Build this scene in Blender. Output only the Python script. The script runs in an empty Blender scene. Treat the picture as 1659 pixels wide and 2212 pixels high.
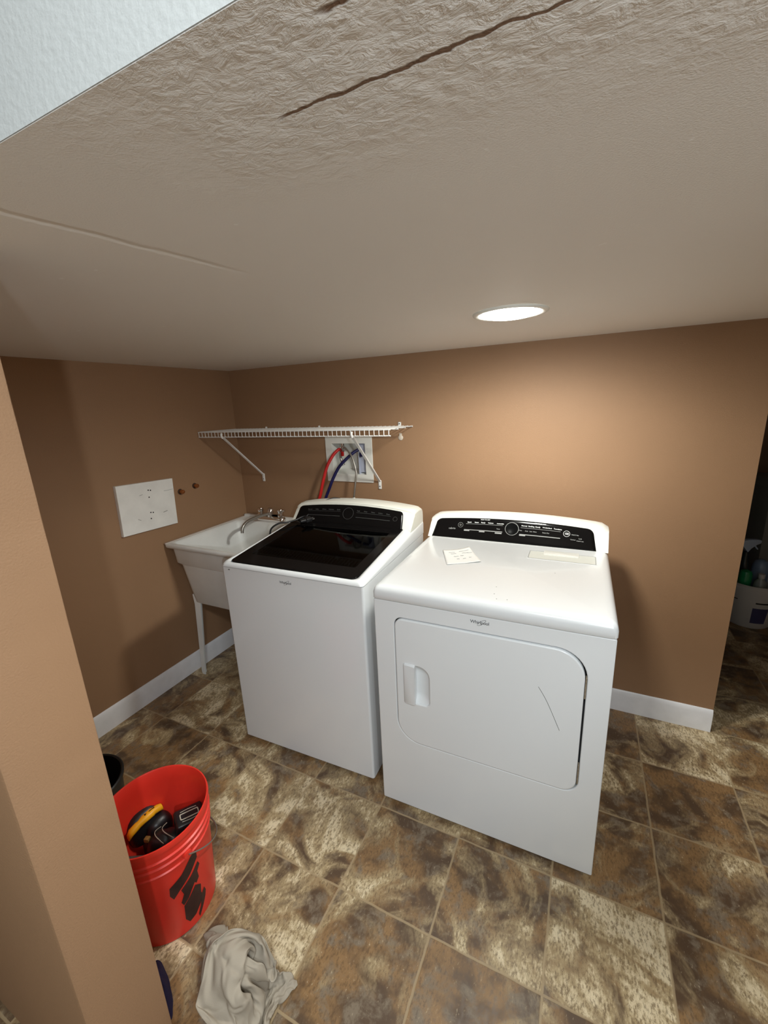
import bpy, bmesh, math, random
from mathutils import Vector, Matrix, noise
random.seed(7)
S = bpy.context.scene
COL = S.collection
PI = math.pi

# ------------------------------------------------------------------ camera, world, lights, exposure
cam = bpy.data.cameras.new('camera'); cam_o = bpy.data.objects.new('camera', cam); COL.objects.link(cam_o)
cam_o.location = (2.0471, -2.0617, 1.5147)
cam_o.rotation_euler = (math.radians(75.470), math.radians(2.4327), math.radians(25.4366))
cam.sensor_fit = 'HORIZONTAL'; cam.sensor_width = 36.0; cam.lens = 36.0 * 900.1 / 1659.0
cam.clip_start = 0.02
S.camera = cam_o

S.view_settings.view_transform = 'Standard'; S.view_settings.look = 'None'
S.view_settings.gamma = 1.0; S.view_settings.use_curve_mapping = False
S.view_settings.exposure = 0.15
LAMP_STRENGTH = 16.0                # recessed lamp lens over the dryer
BEAM = 1.75; HALL_A = 19.5; HALL_B = 40.0; HALL_FILL = 15.0
LAMP_COLOR = (0.98, 0.985, 0.92)

w = bpy.data.worlds.new('world'); S.world = w; w.use_nodes = True
bg = w.node_tree.nodes['Background']; bg.inputs[0].default_value = (0.55, 0.7, 1.0, 1); bg.inputs[1].default_value = 0.008

def area(name, loc, target, size, power, color, shape='DISK', size_y=None, spread=180):
    l = bpy.data.lights.new(name, 'AREA'); l.shape = shape; l.size = size
    if size_y: l.size_y = size_y
    l.energy = power; l.color = color; l.spread = math.radians(spread)
    o = bpy.data.objects.new(name, l); COL.objects.link(o); o.location = loc
    o.rotation_euler = (Vector(target) - Vector(loc)).to_track_quat('-Z', 'Y').to_euler()
    return o
# unseen sources behind the camera: inferred ceiling lamp, added fill, shaped side spot
area('hall_lamp_and_fill', (2.15, -2.50, 2.36), (2.15, -2.50, 0), 0.22, HALL_A, (0.90, 0.97, 1.0))
area('hall_lamp_and_fill', (2.95, -2.60, 2.36), (2.95, -2.60, 0), 0.22, HALL_FILL, (0.90, 0.97, 1.0))  # added fill to brighten the right end of the niche
l = bpy.data.lights.new('hall_side_spot', 'SPOT'); l.energy = HALL_B; l.color = (0.88, 0.95, 1.0); l.shadow_soft_size = 0.025
l.spot_size = math.radians(96); l.spot_blend = 0.5  # invented fixture on the jamb-shadow line, cone narrowed to miss the dark room
o = bpy.data.objects.new('hall_side_spot', l); COL.objects.link(o); o.location = (2.62, -2.56, 1.60)
o.rotation_euler = (Vector((0.35, -0.62, 1.15)) - o.location).to_track_quat('-Z', 'Y').to_euler()
# the recessed lamp over the dryer: a disc with the wide-beam (batwing) distribution of a diffused downlight
beam = area('recessed_lamp_beam', (1.823, -0.721, 1.7385), (1.823, -0.721, 0), 0.160, BEAM, LAMP_COLOR)
ies = bpy.data.texts.new('downlight_ies')
ANG = (0, 20, 40, 50, 60, 70, 80, 90); CD = (34, 46, 115, 132, 142, 142, 95, 40)
ies.write('IESNA:LM-63-1995\nTILT=NONE\n1 1000 1 %d 1 1 2 0 0 0\n1 1 1\n%s\n0\n%s\n' % (len(ANG), ' '.join(map(str, ANG)), ' '.join(map(str, CD))))
bl = beam.data; bl.use_nodes = True; bt_ = bl.node_tree
em = bt_.nodes['Emission']; em.inputs['Color'].default_value = (1, 1, 1, 1)
ie = bt_.nodes.new('ShaderNodeTexIES'); ie.mode = 'INTERNAL'; ie.ies = ies
ge = bt_.nodes.new('ShaderNodeNewGeometry')
bt_.links.new(ge.outputs['Incoming'], ie.inputs['Vector']); bt_.links.new(ie.outputs['Fac'], em.inputs['Strength'])
ie.inputs['Strength'].default_value = 1.0

# ------------------------------------------------------------------ materials
def lin(r, g, b):
    f = lambda c: (c/255/12.92) if c/255 <= 0.04045 else ((c/255+0.055)/1.055)**2.4
    return (f(r), f(g), f(b), 1)
def mat(name, col, rough=0.5, metal=0.0, bump=0.0, bscale=200.0, vary=0.0, vscale=8.0, spec=0.5, trans=0.0, emit=None, es=0, coat=0, alpha=1):
    m = bpy.data.materials.new(name); m.use_nodes = True
    nt = m.node_tree; p = nt.nodes['Principled BSDF']
    p.inputs['Base Color'].default_value = col if len(col) == 4 else (*col, 1)
    p.inputs['Roughness'].default_value = rough; p.inputs['Metallic'].default_value = metal
    p.inputs['Specular IOR Level'].default_value = spec
    p.inputs['Transmission Weight'].default_value = trans
    p.inputs['Coat Weight'].default_value = coat
    if emit: p.inputs['Emission Color'].default_value = (*emit, 1); p.inputs['Emission Strength'].default_value = es
    tc = nt.nodes.new('ShaderNodeTexCoord')
    if vary:
        n = nt.nodes.new('ShaderNodeTexNoise'); n.inputs['Scale'].default_value = vscale; n.inputs['Detail'].default_value = 5
        nt.links.new(tc.outputs['Object'], n.inputs['Vector'])
        h = nt.nodes.new('ShaderNodeHueSaturation'); h.inputs['Color'].default_value = p.inputs['Base Color'].default_value
        r = nt.nodes.new('ShaderNodeMapRange'); r.inputs['From Min'].default_value = 0.3; r.inputs['From Max'].default_value = 0.7
        r.inputs['To Min'].default_value = 1 - vary; r.inputs['To Max'].default_value = 1 + vary
        nt.links.new(n.outputs['Fac'], r.inputs['Value']); nt.links.new(r.outputs[0], h.inputs['Value'])
        nt.links.new(h.outputs[0], p.inputs['Base Color'])
    if bump:
        n2 = nt.nodes.new('ShaderNodeTexNoise'); n2.inputs['Scale'].default_value = bscale; n2.inputs['Detail'].default_value = 3
        nt.links.new(tc.outputs['Object'], n2.inputs['Vector'])
        b = nt.nodes.new('ShaderNodeBump'); b.inputs['Strength'].default_value = bump; b.inputs['Distance'].default_value = 0.003
        nt.links.new(n2.outputs['Fac'], b.inputs['Height']); nt.links.new(b.outputs[0], p.inputs['Normal'])
    return m

M = {}
M['tan'] = mat('tan_wall_paint', (0.325, 0.188, 0.101), 0.62, bump=0.25, bscale=260, vary=0.03, vscale=3)
M['hallwhite'] = mat('hall_white_paint', (0.40, 0.41, 0.40), 0.6, bump=0.28, bscale=160)
M['trim'] = mat('white_trim_paint', (0.85, 0.85, 0.87), 0.35, bump=0.08, bscale=60, vary=0.04, vscale=20)
M['enamel'] = mat('white_enamel', (0.76, 0.78, 0.79), 0.22, bump=0.03, bscale=900, coat=0.2)
M['plastic_white'] = mat('white_plastic', (0.80, 0.80, 0.75), 0.35)
M['cream'] = mat('cream_plastic', (0.76, 0.76, 0.69), 0.4)
M['lint'] = mat('off_white_plastic', (0.66, 0.67, 0.62), 0.45)
M['black_gloss'] = mat('black_gloss_panel', (0.005, 0.0045, 0.0045), 0.14, spec=0.12)
M['dial'] = mat('dial_black', (0.006, 0.006, 0.006), 0.3, spec=0.03)
M['black'] = mat('black_plastic', (0.012, 0.012, 0.013), 0.4)
M['gap_shade'] = mat('gap_shade', (0.03, 0.03, 0.032), 0.7)
M['grey_print'] = mat('grey_print', (0.16, 0.16, 0.165), 0.4)
M['white_print'] = mat('white_print', (0.85, 0.85, 0.85), 0.4)
M['dim_print'] = mat('dim_print', (0.06, 0.06, 0.06), 0.5)
M['mid_print'] = mat('mid_print', (0.30, 0.30, 0.29), 0.5)
M['sink'] = mat('white_polymer', (0.80, 0.81, 0.79), 0.35, vary=0.06, vscale=6, bump=0.06, bscale=300)
M['chrome'] = mat('chrome', (0.75, 0.72, 0.70), 0.12, metal=1.0)
M['steel'] = mat('dull_steel', (0.42, 0.41, 0.38), 0.35, metal=0.9)
M['wire'] = mat('white_coated_wire', (0.84, 0.84, 0.82), 0.35)
M['copper'] = mat('copper_pipe', (0.62, 0.28, 0.12), 0.28, metal=1.0)
M['red_hose'] = mat('red_rubber_hose', (0.55, 0.015, 0.015), 0.35)
M['blue_hose'] = mat('navy_rubber_hose', (0.008, 0.008, 0.07), 0.35)
M['board'] = mat('white_painted_board', (0.86, 0.86, 0.83), 0.5, bump=0.08, bscale=30, vary=0.05, vscale=14)
M['bucket_red'] = mat('red_bucket_plastic', (0.72, 0.035, 0.02), 0.38, vary=0.06, vscale=9)
M['bucket_print'] = mat('black_ink_print', (0.035, 0.012, 0.01), 0.5, vary=0.4, vscale=30)
M['yellow'] = mat('yellow_tool_plastic', (0.80, 0.40, 0.01), 0.4)
M['tool_black'] = mat('black_tool_rubber', (0.012, 0.011, 0.012), 0.38, bump=0.1, bscale=300)
M['tool_grey'] = mat('grey_tool_plastic', (0.05, 0.06, 0.055), 0.45)
M['pipe_line'] = mat('pale_piping', (0.45, 0.42, 0.33), 0.5)
M['brown_label'] = mat('brown_label', (0.22, 0.12, 0.03), 0.5)
M['paper'] = mat('white_paper', (0.82, 0.82, 0.80), 0.7)
M['ink'] = mat('pencil_ink', (0.33, 0.34, 0.34), 0.7)
M['cloth'] = mat('beige_cotton', (0.42, 0.365, 0.29), 0.9, bump=0.35, bscale=900, vary=0.05, vscale=12, spec=0.2)
M['navy'] = mat('navy_fabric', (0.022, 0.018, 0.05), 0.9, bump=0.3, bscale=500, spec=0.2)
M['pail_black'] = mat('black_pail_plastic', (0.008, 0.008, 0.008), 0.4)
M['pail_white'] = mat('white_pail_plastic', (0.62, 0.62, 0.62), 0.45)
M['green'] = mat('green_bottle_plastic', (0.01, 0.25, 0.09), 0.25)
M['bluewhite'] = mat('pale_blue_plastic', (0.45, 0.55, 0.72), 0.35)
M['bluejug'] = mat('blue_grey_plastic', (0.20, 0.28, 0.42), 0.3)
M['clear'] = mat('clear_bottle_plastic', (0.55, 0.6, 0.6), 0.2, trans=0.5)
M['navy_label'] = mat('navy_label', (0.05, 0.05, 0.14), 0.5)
M['grey_card'] = mat('grey_cardboard', (0.22, 0.22, 0.20), 0.7)
M['rust'] = mat('rusty_hinge', (0.25, 0.2, 0.14), 0.6, vary=0.3, vscale=200)
M['lens'] = mat('lamp_lens', (0.9, 0.9, 0.9), 0.5, emit=LAMP_COLOR, es=LAMP_STRENGTH)
M['fleck'] = mat('chipped_mark', (0.10, 0.09, 0.08), 0.6)

def glass_mat():
    m = bpy.data.materials.new('tinted_lid_glass'); m.use_nodes = True; nt = m.node_tree
    for n in list(nt.nodes): nt.nodes.remove(n)
    o = nt.nodes.new('ShaderNodeOutputMaterial'); mx = nt.nodes.new('ShaderNodeMixShader')
    t = nt.nodes.new('ShaderNodeBsdfTransparent'); t.inputs[0].default_value = (0.50, 0.52, 0.53, 1)
    g = nt.nodes.new('ShaderNodeBsdfGlossy'); g.inputs['Roughness'].default_value = 0.04
    f = nt.nodes.new('ShaderNodeFresnel'); f.inputs[0].default_value = 1.17
    nt.links.new(f.outputs[0], mx.inputs[0]); nt.links.new(t.outputs[0], mx.inputs[1]); nt.links.new(g.outputs[0], mx.inputs[2])
    nt.links.new(mx.outputs[0], o.inputs[0]); return m
M['glass'] = glass_mat()

class NT:
    """small node-graph helper"""
    def __init__(s, m): s.t = m.node_tree
    def n(s, typ, **kw):
        x = s.t.nodes.new(typ)
        for k, v in kw.items(): setattr(x, k, v)
        return x
    def l(s, a, b): s.t.links.new(a, b)
    def val(s, sock, v):
        if hasattr(v, 'links') or hasattr(v, 'is_output'): s.l(v, sock)
        else: sock.default_value = v
    def math(s, op, a, b=0.0, c=0.0):
        x = s.n('ShaderNodeMath', operation=op); s.val(x.inputs[0], a); s.val(x.inputs[1], b); s.val(x.inputs[2], c); return x.outputs[0]
    def mixc(s, f, a, b, blend='MIX'):
        x = s.n('ShaderNodeMix', data_type='RGBA', blend_type=blend); s.val(x.inputs[0], f); s.val(x.inputs[6], a); s.val(x.inputs[7], b); return x.outputs[2]
    def noise(s, vec, sc, det=4, rough=0.55, dist=0.0):
        x = s.n('ShaderNodeTexNoise'); s.l(vec, x.inputs['Vector']); x.inputs['Scale'].default_value = sc
        x.inputs['Detail'].default_value = det; x.inputs['Roughness'].default_value = rough; x.inputs['Distortion'].default_value = dist
        return x
    def step(s, v, a, b, lo=0.0, hi=1.0):
        x = s.n('ShaderNodeMapRange', interpolation_type='SMOOTHSTEP'); s.val(x.inputs[0], v)
        x.inputs[1].default_value = a; x.inputs[2].default_value = b; x.inputs[3].default_value = lo; x.inputs[4].default_value = hi
        return x.outputs[0]

def floor_mat():
    m = bpy.data.materials.new('slate_pattern_vinyl'); m.use_nodes = True; g = NT(m); p = m.node_tree.nodes['Principled BSDF']
    tc = g.n('ShaderNodeTexCoord'); sp = g.n('ShaderNodeSeparateXYZ'); g.l(tc.outputs['Object'], sp.inputs[0])
    T = 0.31
    wob = g.noise(tc.outputs['Object'], 14, 2)
    wx = g.math('MULTIPLY', g.math('SUBTRACT', wob.outputs['Fac'], 0.5), 0.006)
    ux = g.math('DIVIDE', g.math('ADD', g.math('SUBTRACT', sp.outputs[0], 2.6655 - 12*T), wx), T)
    uy = g.math('DIVIDE', g.math('ADD', g.math('ADD', sp.outputs[1], 0.004 + 20*T), wx), T)
    ix = g.math('FLOOR', ux); iy = g.math('FLOOR', uy); fx = g.math('FRACT', ux); fy = g.math('FRACT', uy)
    dx = g.math('MINIMUM', fx, g.math('SUBTRACT', 1.0, fx)); dy = g.math('MINIMUM', fy, g.math('SUBTRACT', 1.0, fy))
    d = g.math('MINIMUM', dx, dy)
    grout = g.step(d, 0.007, 0.013, 1.0, 0.0)
    cb = g.n('ShaderNodeCombineXYZ'); g.l(ix, cb.inputs[0]); g.l(iy, cb.inputs[1])
    wn = g.n('ShaderNodeTexWhiteNoise', noise_dimensions='3D'); g.l(cb.outputs[0], wn.inputs['Vector'])
    sc = g.n('ShaderNodeVectorMath', operation='SCALE'); g.l(wn.outputs['Color'], sc.inputs[0]); sc.inputs['Scale'].default_value = 9.0
    ad = g.n('ShaderNodeVectorMath', operation='ADD'); g.l(tc.outputs['Object'], ad.inputs[0]); g.l(sc.outputs[0], ad.inputs[1])
    v = ad.outputs[0]
    big = g.noise(v, 5.0, 5, 0.6, 1.1); mid = g.noise(v, 17, 5, 0.62, 0.4); hue = g.noise(v, 7.5, 4, 0.55, 0.3)
    mp = g.n('ShaderNodeMapping'); g.l(v, mp.inputs[0]); mp.inputs['Scale'].default_value = (1.0, 0.45, 1.0); mp.inputs['Rotation'].default_value = (0, 0, 0.35)
    fine = g.noise(mp.outputs[0], 150, 6, 0.75); speck = g.noise(mp.outputs[0], 48, 5, 0.7, 0.5)
    rust = lin(148, 115, 77); umber = lin(92, 72, 54); greyb = lin(132, 117, 98); cream = lin(232, 215, 180); olive = lin(178, 156, 118)
    c = g.mixc(g.step(hue.outputs['Fac'], 0.40, 0.60), umber, rust)
    c = g.mixc(g.step(mid.outputs['Fac'], 0.48, 0.66), c, greyb)
    tone = g.math('ADD', big.outputs['Fac'], g.math('MULTIPLY', g.math('SUBTRACT', wn.outputs['Value'], 0.5), 0.16))
    c = g.mixc(g.step(tone, 0.44, 0.60), c, olive)
    sp2 = g.math('ADD', g.math('MULTIPLY', g.math('SUBTRACT', speck.outputs['Fac'], 0.5), 0.28), g.math('MULTIPLY', g.math('SUBTRACT', fine.outputs['Fac'], 0.5), 0.40))
    e = g.math('ADD', tone, sp2)
    c = g.mixc(g.step(e, 0.56, 0.71, 0, 0.9), c, cream)
    c = g.mixc(g.step(fine.outputs['Fac'], 0.40, 0.50, 0.55, 0), c, umber)
    c = g.mixc(g.step(fine.outputs['Fac'], 0.60, 0.70, 0, 0.5), c, cream)
    c = g.mixc(g.math('MULTIPLY', grout, 0.8), c, lin(172, 150, 116))
    g.l(c, p.inputs['Base Color'])
    g.l(g.step(fine.outputs['Fac'], 0.3, 0.7, 0.32, 0.5), p.inputs['Roughness']); p.inputs['Specular IOR Level'].default_value = 0.4
    b = g.n('ShaderNodeBump'); b.inputs['Strength'].default_value = 0.35; b.inputs['Distance'].default_value = 0.002
    hgt = g.math('SUBTRACT', g.math('MULTIPLY', mid.outputs['Fac'], 0.8), g.math('MULTIPLY', grout, 0.6))
    g.l(hgt, b.inputs['Height']); g.l(b.outputs[0], p.inputs['Normal'])
    return m
M['floor'] = floor_mat()

def ceiling_mat():
    m = bpy.data.materials.new('patched_ceiling_paint'); m.use_nodes = True; g = NT(m); p = m.node_tree.nodes['Principled BSDF']
    tc = g.n('ShaderNodeTexCoord'); sp = g.n('ShaderNodeSeparateXYZ'); g.l(tc.outputs['Object'], sp.inputs[0])
    X, Y = sp.outputs[0], sp.outputs[1]
    w1 = g.noise(tc.outputs['Object'], 9, 4, 0.6); w2 = g.noise(tc.outputs['Object'], 70, 3, 0.6)
    wob = g.math('ADD', g.math('MULTIPLY', g.math('SUBTRACT', w1.outputs['Fac'], 0.5), 0.035), g.math('MULTIPLY', g.math('SUBTRACT', w2.outputs['Fac'], 0.5), 0.006))
    d1 = g.math('ABSOLUTE', g.math('ADD', g.math('ADD', Y, 1.706), wob))
    l1 = g.math('MULTIPLY', g.step(d1, 0.0012, 0.0026, 1, 0), g.step(X, 1.785, 1.80))
    d2 = g.math('ABSOLUTE', g.math('ADD', g.math('ADD', Y, 1.774), wob))
    l2 = g.math('MULTIPLY', g.step(d2, 0.001, 0.0030, 1, 0), g.math('MULTIPLY', g.step(X, 1.868, 1.885), g.step(X, 1.93, 2.0, 1, 0)))
    crack = g.math('MAXIMUM', l1, l2)
    # old joint in the board, running away from the opening
    xj = g.math('ADD', g.math('MULTIPLY', g.math('ADD', Y, 1.65), 0.20), 1.42)
    dj = g.math('SUBTRACT', g.math('ADD', X, g.math('MULTIPLY', wob, 0.6)), xj)
    ridge = g.math('MULTIPLY', g.step(g.math('ABSOLUTE', dj), 0.0, 0.012, 1, 0), g.step(Y, -1.35, -1.5))
    # rough joint compound near the opening
    zone = g.math('MULTIPLY', g.step(Y, -1.56, -1.71), g.step(X, 1.55, 1.85))
    zone = g.math('MULTIPLY', zone, g.step(w1.outputs['Fac'], 0.35, 0.6, 0.30, 1.0))
    mp = g.n('ShaderNodeMapping'); g.l(tc.outputs['Object'], mp.inputs[0]); mp.inputs['Scale'].default_value = (0.6, 1.0, 1.0)
    tex = g.noise(mp.outputs[0], 95, 5, 0.62, 0.6); finer = g.noise(tc.outputs['Object'], 420, 2, 0.5)
    flek = g.noise(tc.outputs['Object'], 38, 2, 0.5)
    white = g.math('MULTIPLY', g.step(flek.outputs['Fac'], 0.765, 0.785, 0, 0.8), g.step(Y, -0.9, -1.3))
    c = g.mixc(white, lin(238, 233, 226), lin(250, 248, 244))
    c = g.mixc(crack, c, lin(120, 92, 70))
    g.l(c, p.inputs['Base Color']); p.inputs['Roughness'].default_value = 0.6; p.inputs['Specular IOR Level'].default_value = 0.35
    h = g.math('ADD', g.math('MULTIPLY', g.math('MULTIPLY', tex.outputs['Fac'], zone), 1.6), g.math('MULTIPLY', finer.outputs['Fac'], 0.10))
    h = g.math('SUBTRACT', h, g.math('MULTIPLY', crack, 0.9)); h = g.math('ADD', h, g.math('MULTIPLY', ridge, -0.35))
    b = g.n('ShaderNodeBump'); b.inputs['Strength'].default_value = 0.55; b.inputs['Distance'].default_value = 0.006
    g.l(h, b.inputs['Height']); g.l(b.outputs[0], p.inputs['Normal'])
    return m
M['ceiling'] = ceiling_mat()

# ------------------------------------------------------------------ mesh helpers
def link(name, me, m, parent=None, smooth=None):
    me.materials.clear()
    for x in (m if isinstance(m, (list, tuple)) else [m]): me.materials.append(x)
    o = bpy.data.objects.new(name, me); COL.objects.link(o)
    if parent: o.parent = parent
    if smooth is not None:
        me.polygons.foreach_set('use_smooth', [True]*len(me.polygons))
        if smooth < 180: me.set_sharp_from_angle(angle=math.radians(smooth))
    return o
def build(name, bm, m, parent=None, smooth=35, recalc=True):
    if recalc: bmesh.ops.recalc_face_normals(bm, faces=bm.faces)
    me = bpy.data.meshes.new(name); bm.to_mesh(me); bm.free()
    return link(name, me, m, parent, smooth)
def empty(name, loc, label, cat, rz=0, group=None):
    o = bpy.data.objects.new(name, None); COL.objects.link(o); o.location = loc; o.rotation_euler = (0, 0, rz); o.empty_display_size = 0.05
    return tag(o, label, cat, group)
def tag(o, label, cat, group=None):
    o['label'] = label; o['category'] = cat
    if group: o['group'] = group
    return o
def struct(o): o['kind'] = 'structure'; return o
def box(bm, x0, x1, y0, y1, z0, z1, bev=0, seg=2, mi=0):
    vs = [bm.verts.new(p) for p in ((x0,y0,z0),(x1,y0,z0),(x1,y1,z0),(x0,y1,z0),(x0,y0,z1),(x1,y0,z1),(x1,y1,z1),(x0,y1,z1))]
    fs = [bm.faces.new([vs[i] for i in f]) for f in ((0,3,2,1),(4,5,6,7),(0,1,5,4),(1,2,6,5),(2,3,7,6),(3,0,4,7))]
    for f in fs: f.material_index = mi
    if bev:
        es = list({e for f in fs for e in f.edges})
        bmesh.ops.bevel(bm, geom=es, offset=bev, segments=seg, affect='EDGES', profile=0.5)
    return fs
def smooth_path(pts, k=6):
    P = [Vector(p) for p in pts]; out = []
    for i in range(len(P)-1):
        p0 = P[max(i-1,0)]; p1 = P[i]; p2 = P[i+1]; p3 = P[min(i+2,len(P)-1)]
        for j in range(k):
            t = j/k
            out.append(0.5*((2*p1)+(p2-p0)*t+(2*p0-5*p1+4*p2-p3)*t*t+(3*p1-p0-3*p2+p3)*t**3))
    out.append(P[-1]); return out
def tube(bm, pts, r, n=10, k=6, cap=True, mi=0):
    P = smooth_path(pts, k) if k > 1 else [Vector(p) for p in pts]
    R = r if callable(r) else (lambda t: r)
    rings = []; up = None
    for i, p in enumerate(P):
        d = (P[min(i+1,len(P)-1)] - P[max(i-1,0)])
        if d.length < 1e-9: d = Vector((0,0,1))
        d.normalize()
        if up is None:
            up = Vector((0,0,1)) if abs(d.z) < 0.9 else Vector((1,0,0))
        a = (up - d*up.dot(d)); a.normalize(); b = d.cross(a); up = a
        rr = R(i/(len(P)-1))
        rings.append([bm.verts.new(p + (a*math.cos(2*PI*q/n) + b*math.sin(2*PI*q/n))*rr) for q in range(n)])
    for A, B in zip(rings, rings[1:]):
        for q in range(n):
            f = bm.faces.new((A[q], A[(q+1)%n], B[(q+1)%n], B[q])); f.material_index = mi
    if cap:
        for L in (rings[0], rings[-1]):
            f = bm.faces.new(L); f.material_index = mi
def lathe(bm, prof, c=(0,0,0), n=48, mi=0, M4=None):
    """prof: (r, z) list; r=0 ends become poles"""
    rings = []
    tr = M4 or Matrix.Translation(c)
    for r, z in prof:
        if r < 1e-6: rings.append([bm.verts.new(tr @ Vector((0,0,z)))])
        else: rings.append([bm.verts.new(tr @ Vector((r*math.cos(2*PI*i/n), r*math.sin(2*PI*i/n), z))) for i in range(n)])
    for A, B in zip(rings, rings[1:]):
        for i in range(n):
            a = [A[i % len(A)], A[(i+1) % len(A)], B[(i+1) % len(B)], B[i % len(B)]]
            u = []
            for v in a:
                if v not in u: u.append(v)
            if len(u) > 2:
                f = bm.faces.new(u); f.material_index = mi
def rrect(u0, u1, v0, v1, r, n=6):
    R = r if isinstance(r, (list, tuple)) else (r, r, r, r)   # corners: (u1,v1) (u0,v1) (u0,v0) (u1,v0)
    out = []
    for (cu, cv, a0, rr) in ((u1-R[0], v1-R[0], 0, R[0]), (u0+R[1], v1-R[1], 90, R[1]), (u0+R[2], v0+R[2], 180, R[2]), (u1-R[3], v0+R[3], 270, R[3])):
        for i in range(n+1):
            a = math.radians(a0 + 90*i/n); out.append((cu + rr*math.cos(a), cv + rr*math.sin(a)))
    return out
def rings(bm, loops, cap0=False, cap1=False, mi=0):
    R = [[bm.verts.new(p) for p in L] for L in loops]
    for A, B in zip(R, R[1:]):
        n = len(A)
        for q in range(n):
            f = bm.faces.new((A[q], A[(q+1)%n], B[(q+1)%n], B[q])); f.material_index = mi
    if cap0: bm.faces.new(R[0]).material_index = mi
    if cap1: bm.faces.new(R[-1]).material_index = mi
    return R
def plate(loops, depth, bevel=0.0, M4=None, res=2):
    """flat plate with holes from 2-D loops, extruded +-depth/2 in local z"""
    c = bpy.data.curves.new('plate', 'CURVE'); c.dimensions = '2D'; c.fill_mode = 'BOTH'
    c.extrude = max(depth/2 - bevel, 0); c.bevel_depth = bevel; c.bevel_resolution = res; c.offset = -bevel
    for L in loops:
        s = c.splines.new('POLY'); s.points.add(len(L)-1); s.use_cyclic_u = True
        for p, q in zip(s.points, L): p.co = (q[0], q[1], 0, 1)
    return curve_mesh(c, M4)
def curve_mesh(c, M4=None):
    o = bpy.data.objects.new('tmp', c); COL.objects.link(o)
    dg = bpy.context.evaluated_depsgraph_get(); dg.update()
    me = bpy.data.meshes.new_from_object(o.evaluated_get(dg))
    bpy.data.objects.remove(o); bpy.data.curves.remove(c)
    if M4: me.transform(M4)
    return me
def text_mesh(body, size, M4=None, extrude=0.0004, align='CENTER', shear=0.0, space=1.0, offset=0.0):
    c = bpy.data.curves.new('text', 'FONT'); c.body = body; c.size = size; c.extrude = extrude; c.align_x = align; c.align_y = 'CENTER'
    c.shear = shear; c.space_character = space; c.resolution_u = 3; c.offset = offset
    return curve_mesh(c, M4)
def join(meshes, name):
    bm = bmesh.new()
    for i, me in enumerate(meshes):
        bm.from_mesh(me); bpy.data.meshes.remove(me)
    out = bpy.data.meshes.new(name); bm.to_mesh(out); bm.free(); return out
FRONT = Matrix(((1,0,0,0),(0,0,-1,0),(0,1,0,0),(0,0,0,1)))     # plate xy -> x,z ; plate +z -> -y
def front_at(y): return Matrix.Translation((0, y, 0)) @ FRONT
def bevel_mod(o, w, seg=3, ang=40):
    b = o.modifiers.new('bevel', 'BEVEL'); b.width = w; b.segments = seg; b.limit_method = 'ANGLE'; b.angle_limit = math.radians(ang)
    return o

# ------------------------------------------------------------------ the setting
H = 1.755; XR = 2.6536
bm = bmesh.new(); box(bm, -0.3, 4.2, -3.32, 3.2, -0.06, 0.0); struct(build('floor', bm, M['floor'], smooth=None))
bm = bmesh.new(); box(bm, -0.1, 4.2, -1.804, 2.4, H, H+0.06); struct(build('ceiling', bm, M['ceiling'], smooth=None))
bm = bmesh.new(); box(bm, -0.12, 0.0, -1.708, 0.12, 0, H); struct(build('wall_left', bm, M['tan'], smooth=None))
# back wall with the cut-out for the washer outlet box; ends free at its right edge
BX0, BX1, BZ0, BZ1 = 0.722, 0.943, 1.129, 1.310
me = plate([[(0,0),(XR,0),(XR,H),(0,H)], [(BX0,BZ0),(BX1,BZ0),(BX1,BZ1),(BX0,BZ1)]], 0.12, 0, front_at(0.06))
struct(link('wall_back', me, M['tan']))
# end of the hallway wall at the left of the opening, its corner bead a little wavy
bm = bmesh.new(); nz = 90; cols = []
for i in range(nz+1):
    z = 2.4*i/nz
    wv = 0.0016*noise.noise((0, 0, z*16)) + 0.0012*noise.noise((3, 1, z*37))
    prof = [(-0.12, -1.708), (1.244, -1.708), (1.2485+wv, -1.7105), (1.250+wv, -1.716), (1.250+wv*.5, -1.841), (1.247, -1.848), (1.241, -1.850), (-0.12, -1.850)]
    cols.append([(x, y, z) for x, y in prof])
rings(bm, cols, True, True); struct(build('wall_front', bm, M['tan'], smooth=40))
bm = bmesh.new(); box(bm, 1.2505, 4.2, -1.805, -1.69, H+0.0005, 2.42, 0.0)
struct(build('wall_header', bm, M['hallwhite'], smooth=None))
# hallway behind the camera and the dark room past the end of the back wall
bm = bmesh.new(); box(bm, -0.3, 4.2, -3.32, -1.69, 2.42, 2.48); struct(build('ceiling_hall', bm, M['hallwhite'], smooth=None))
bm = bmesh.new(); box(bm, -0.3, 4.2, -3.32, -3.20, 0, 2.42); struct(build('wall_hall', bm, M['hallwhite'], smooth=None))
bm = bmesh.new(); box(bm, -0.3, -0.12, -3.32, -1.85, 0, 2.42); struct(build('wall_hall_left', bm, M['tan'], smooth=None))
bm = bmesh.new(); box(bm, 4.2, 4.3, -3.32, 0.4, 0, 2.42); struct(build('wall_right', bm, M['tan'], smooth=None))
bm = bmesh.new(); box(bm, -0.12, 4.3, 2.4, 2.5, 0, H+0.06); struct(build('wall_far', bm, M['tan'], smooth=None))
# baseboards: moulded profile
def baseboard(name, a, b, nrm, h=0.112, t=0.012):
    a = Vector(a); b = Vector(b); n = Vector(nrm)
    prof = [(0.0005,0),(t,0),(t,h-0.022),(t*0.75,h-0.010),(t*0.45,h-0.002),(t*0.3,h),(0.0005,h)]
    bm = bmesh.new(); rings(bm, [[tuple(p + n*d + Vector((0,0,z))) for d, z in prof] for p in (a, b)], True, True)
    return struct(build(name, bm, M['trim'], smooth=30))
baseboard('baseboard_left', (0, -1.705, 0), (0, -0.013, 0), (1,0,0))
baseboard('baseboard_back', (0.0, 0, 0), (XR-0.001, 0, 0), (0,-1,0))

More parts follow.
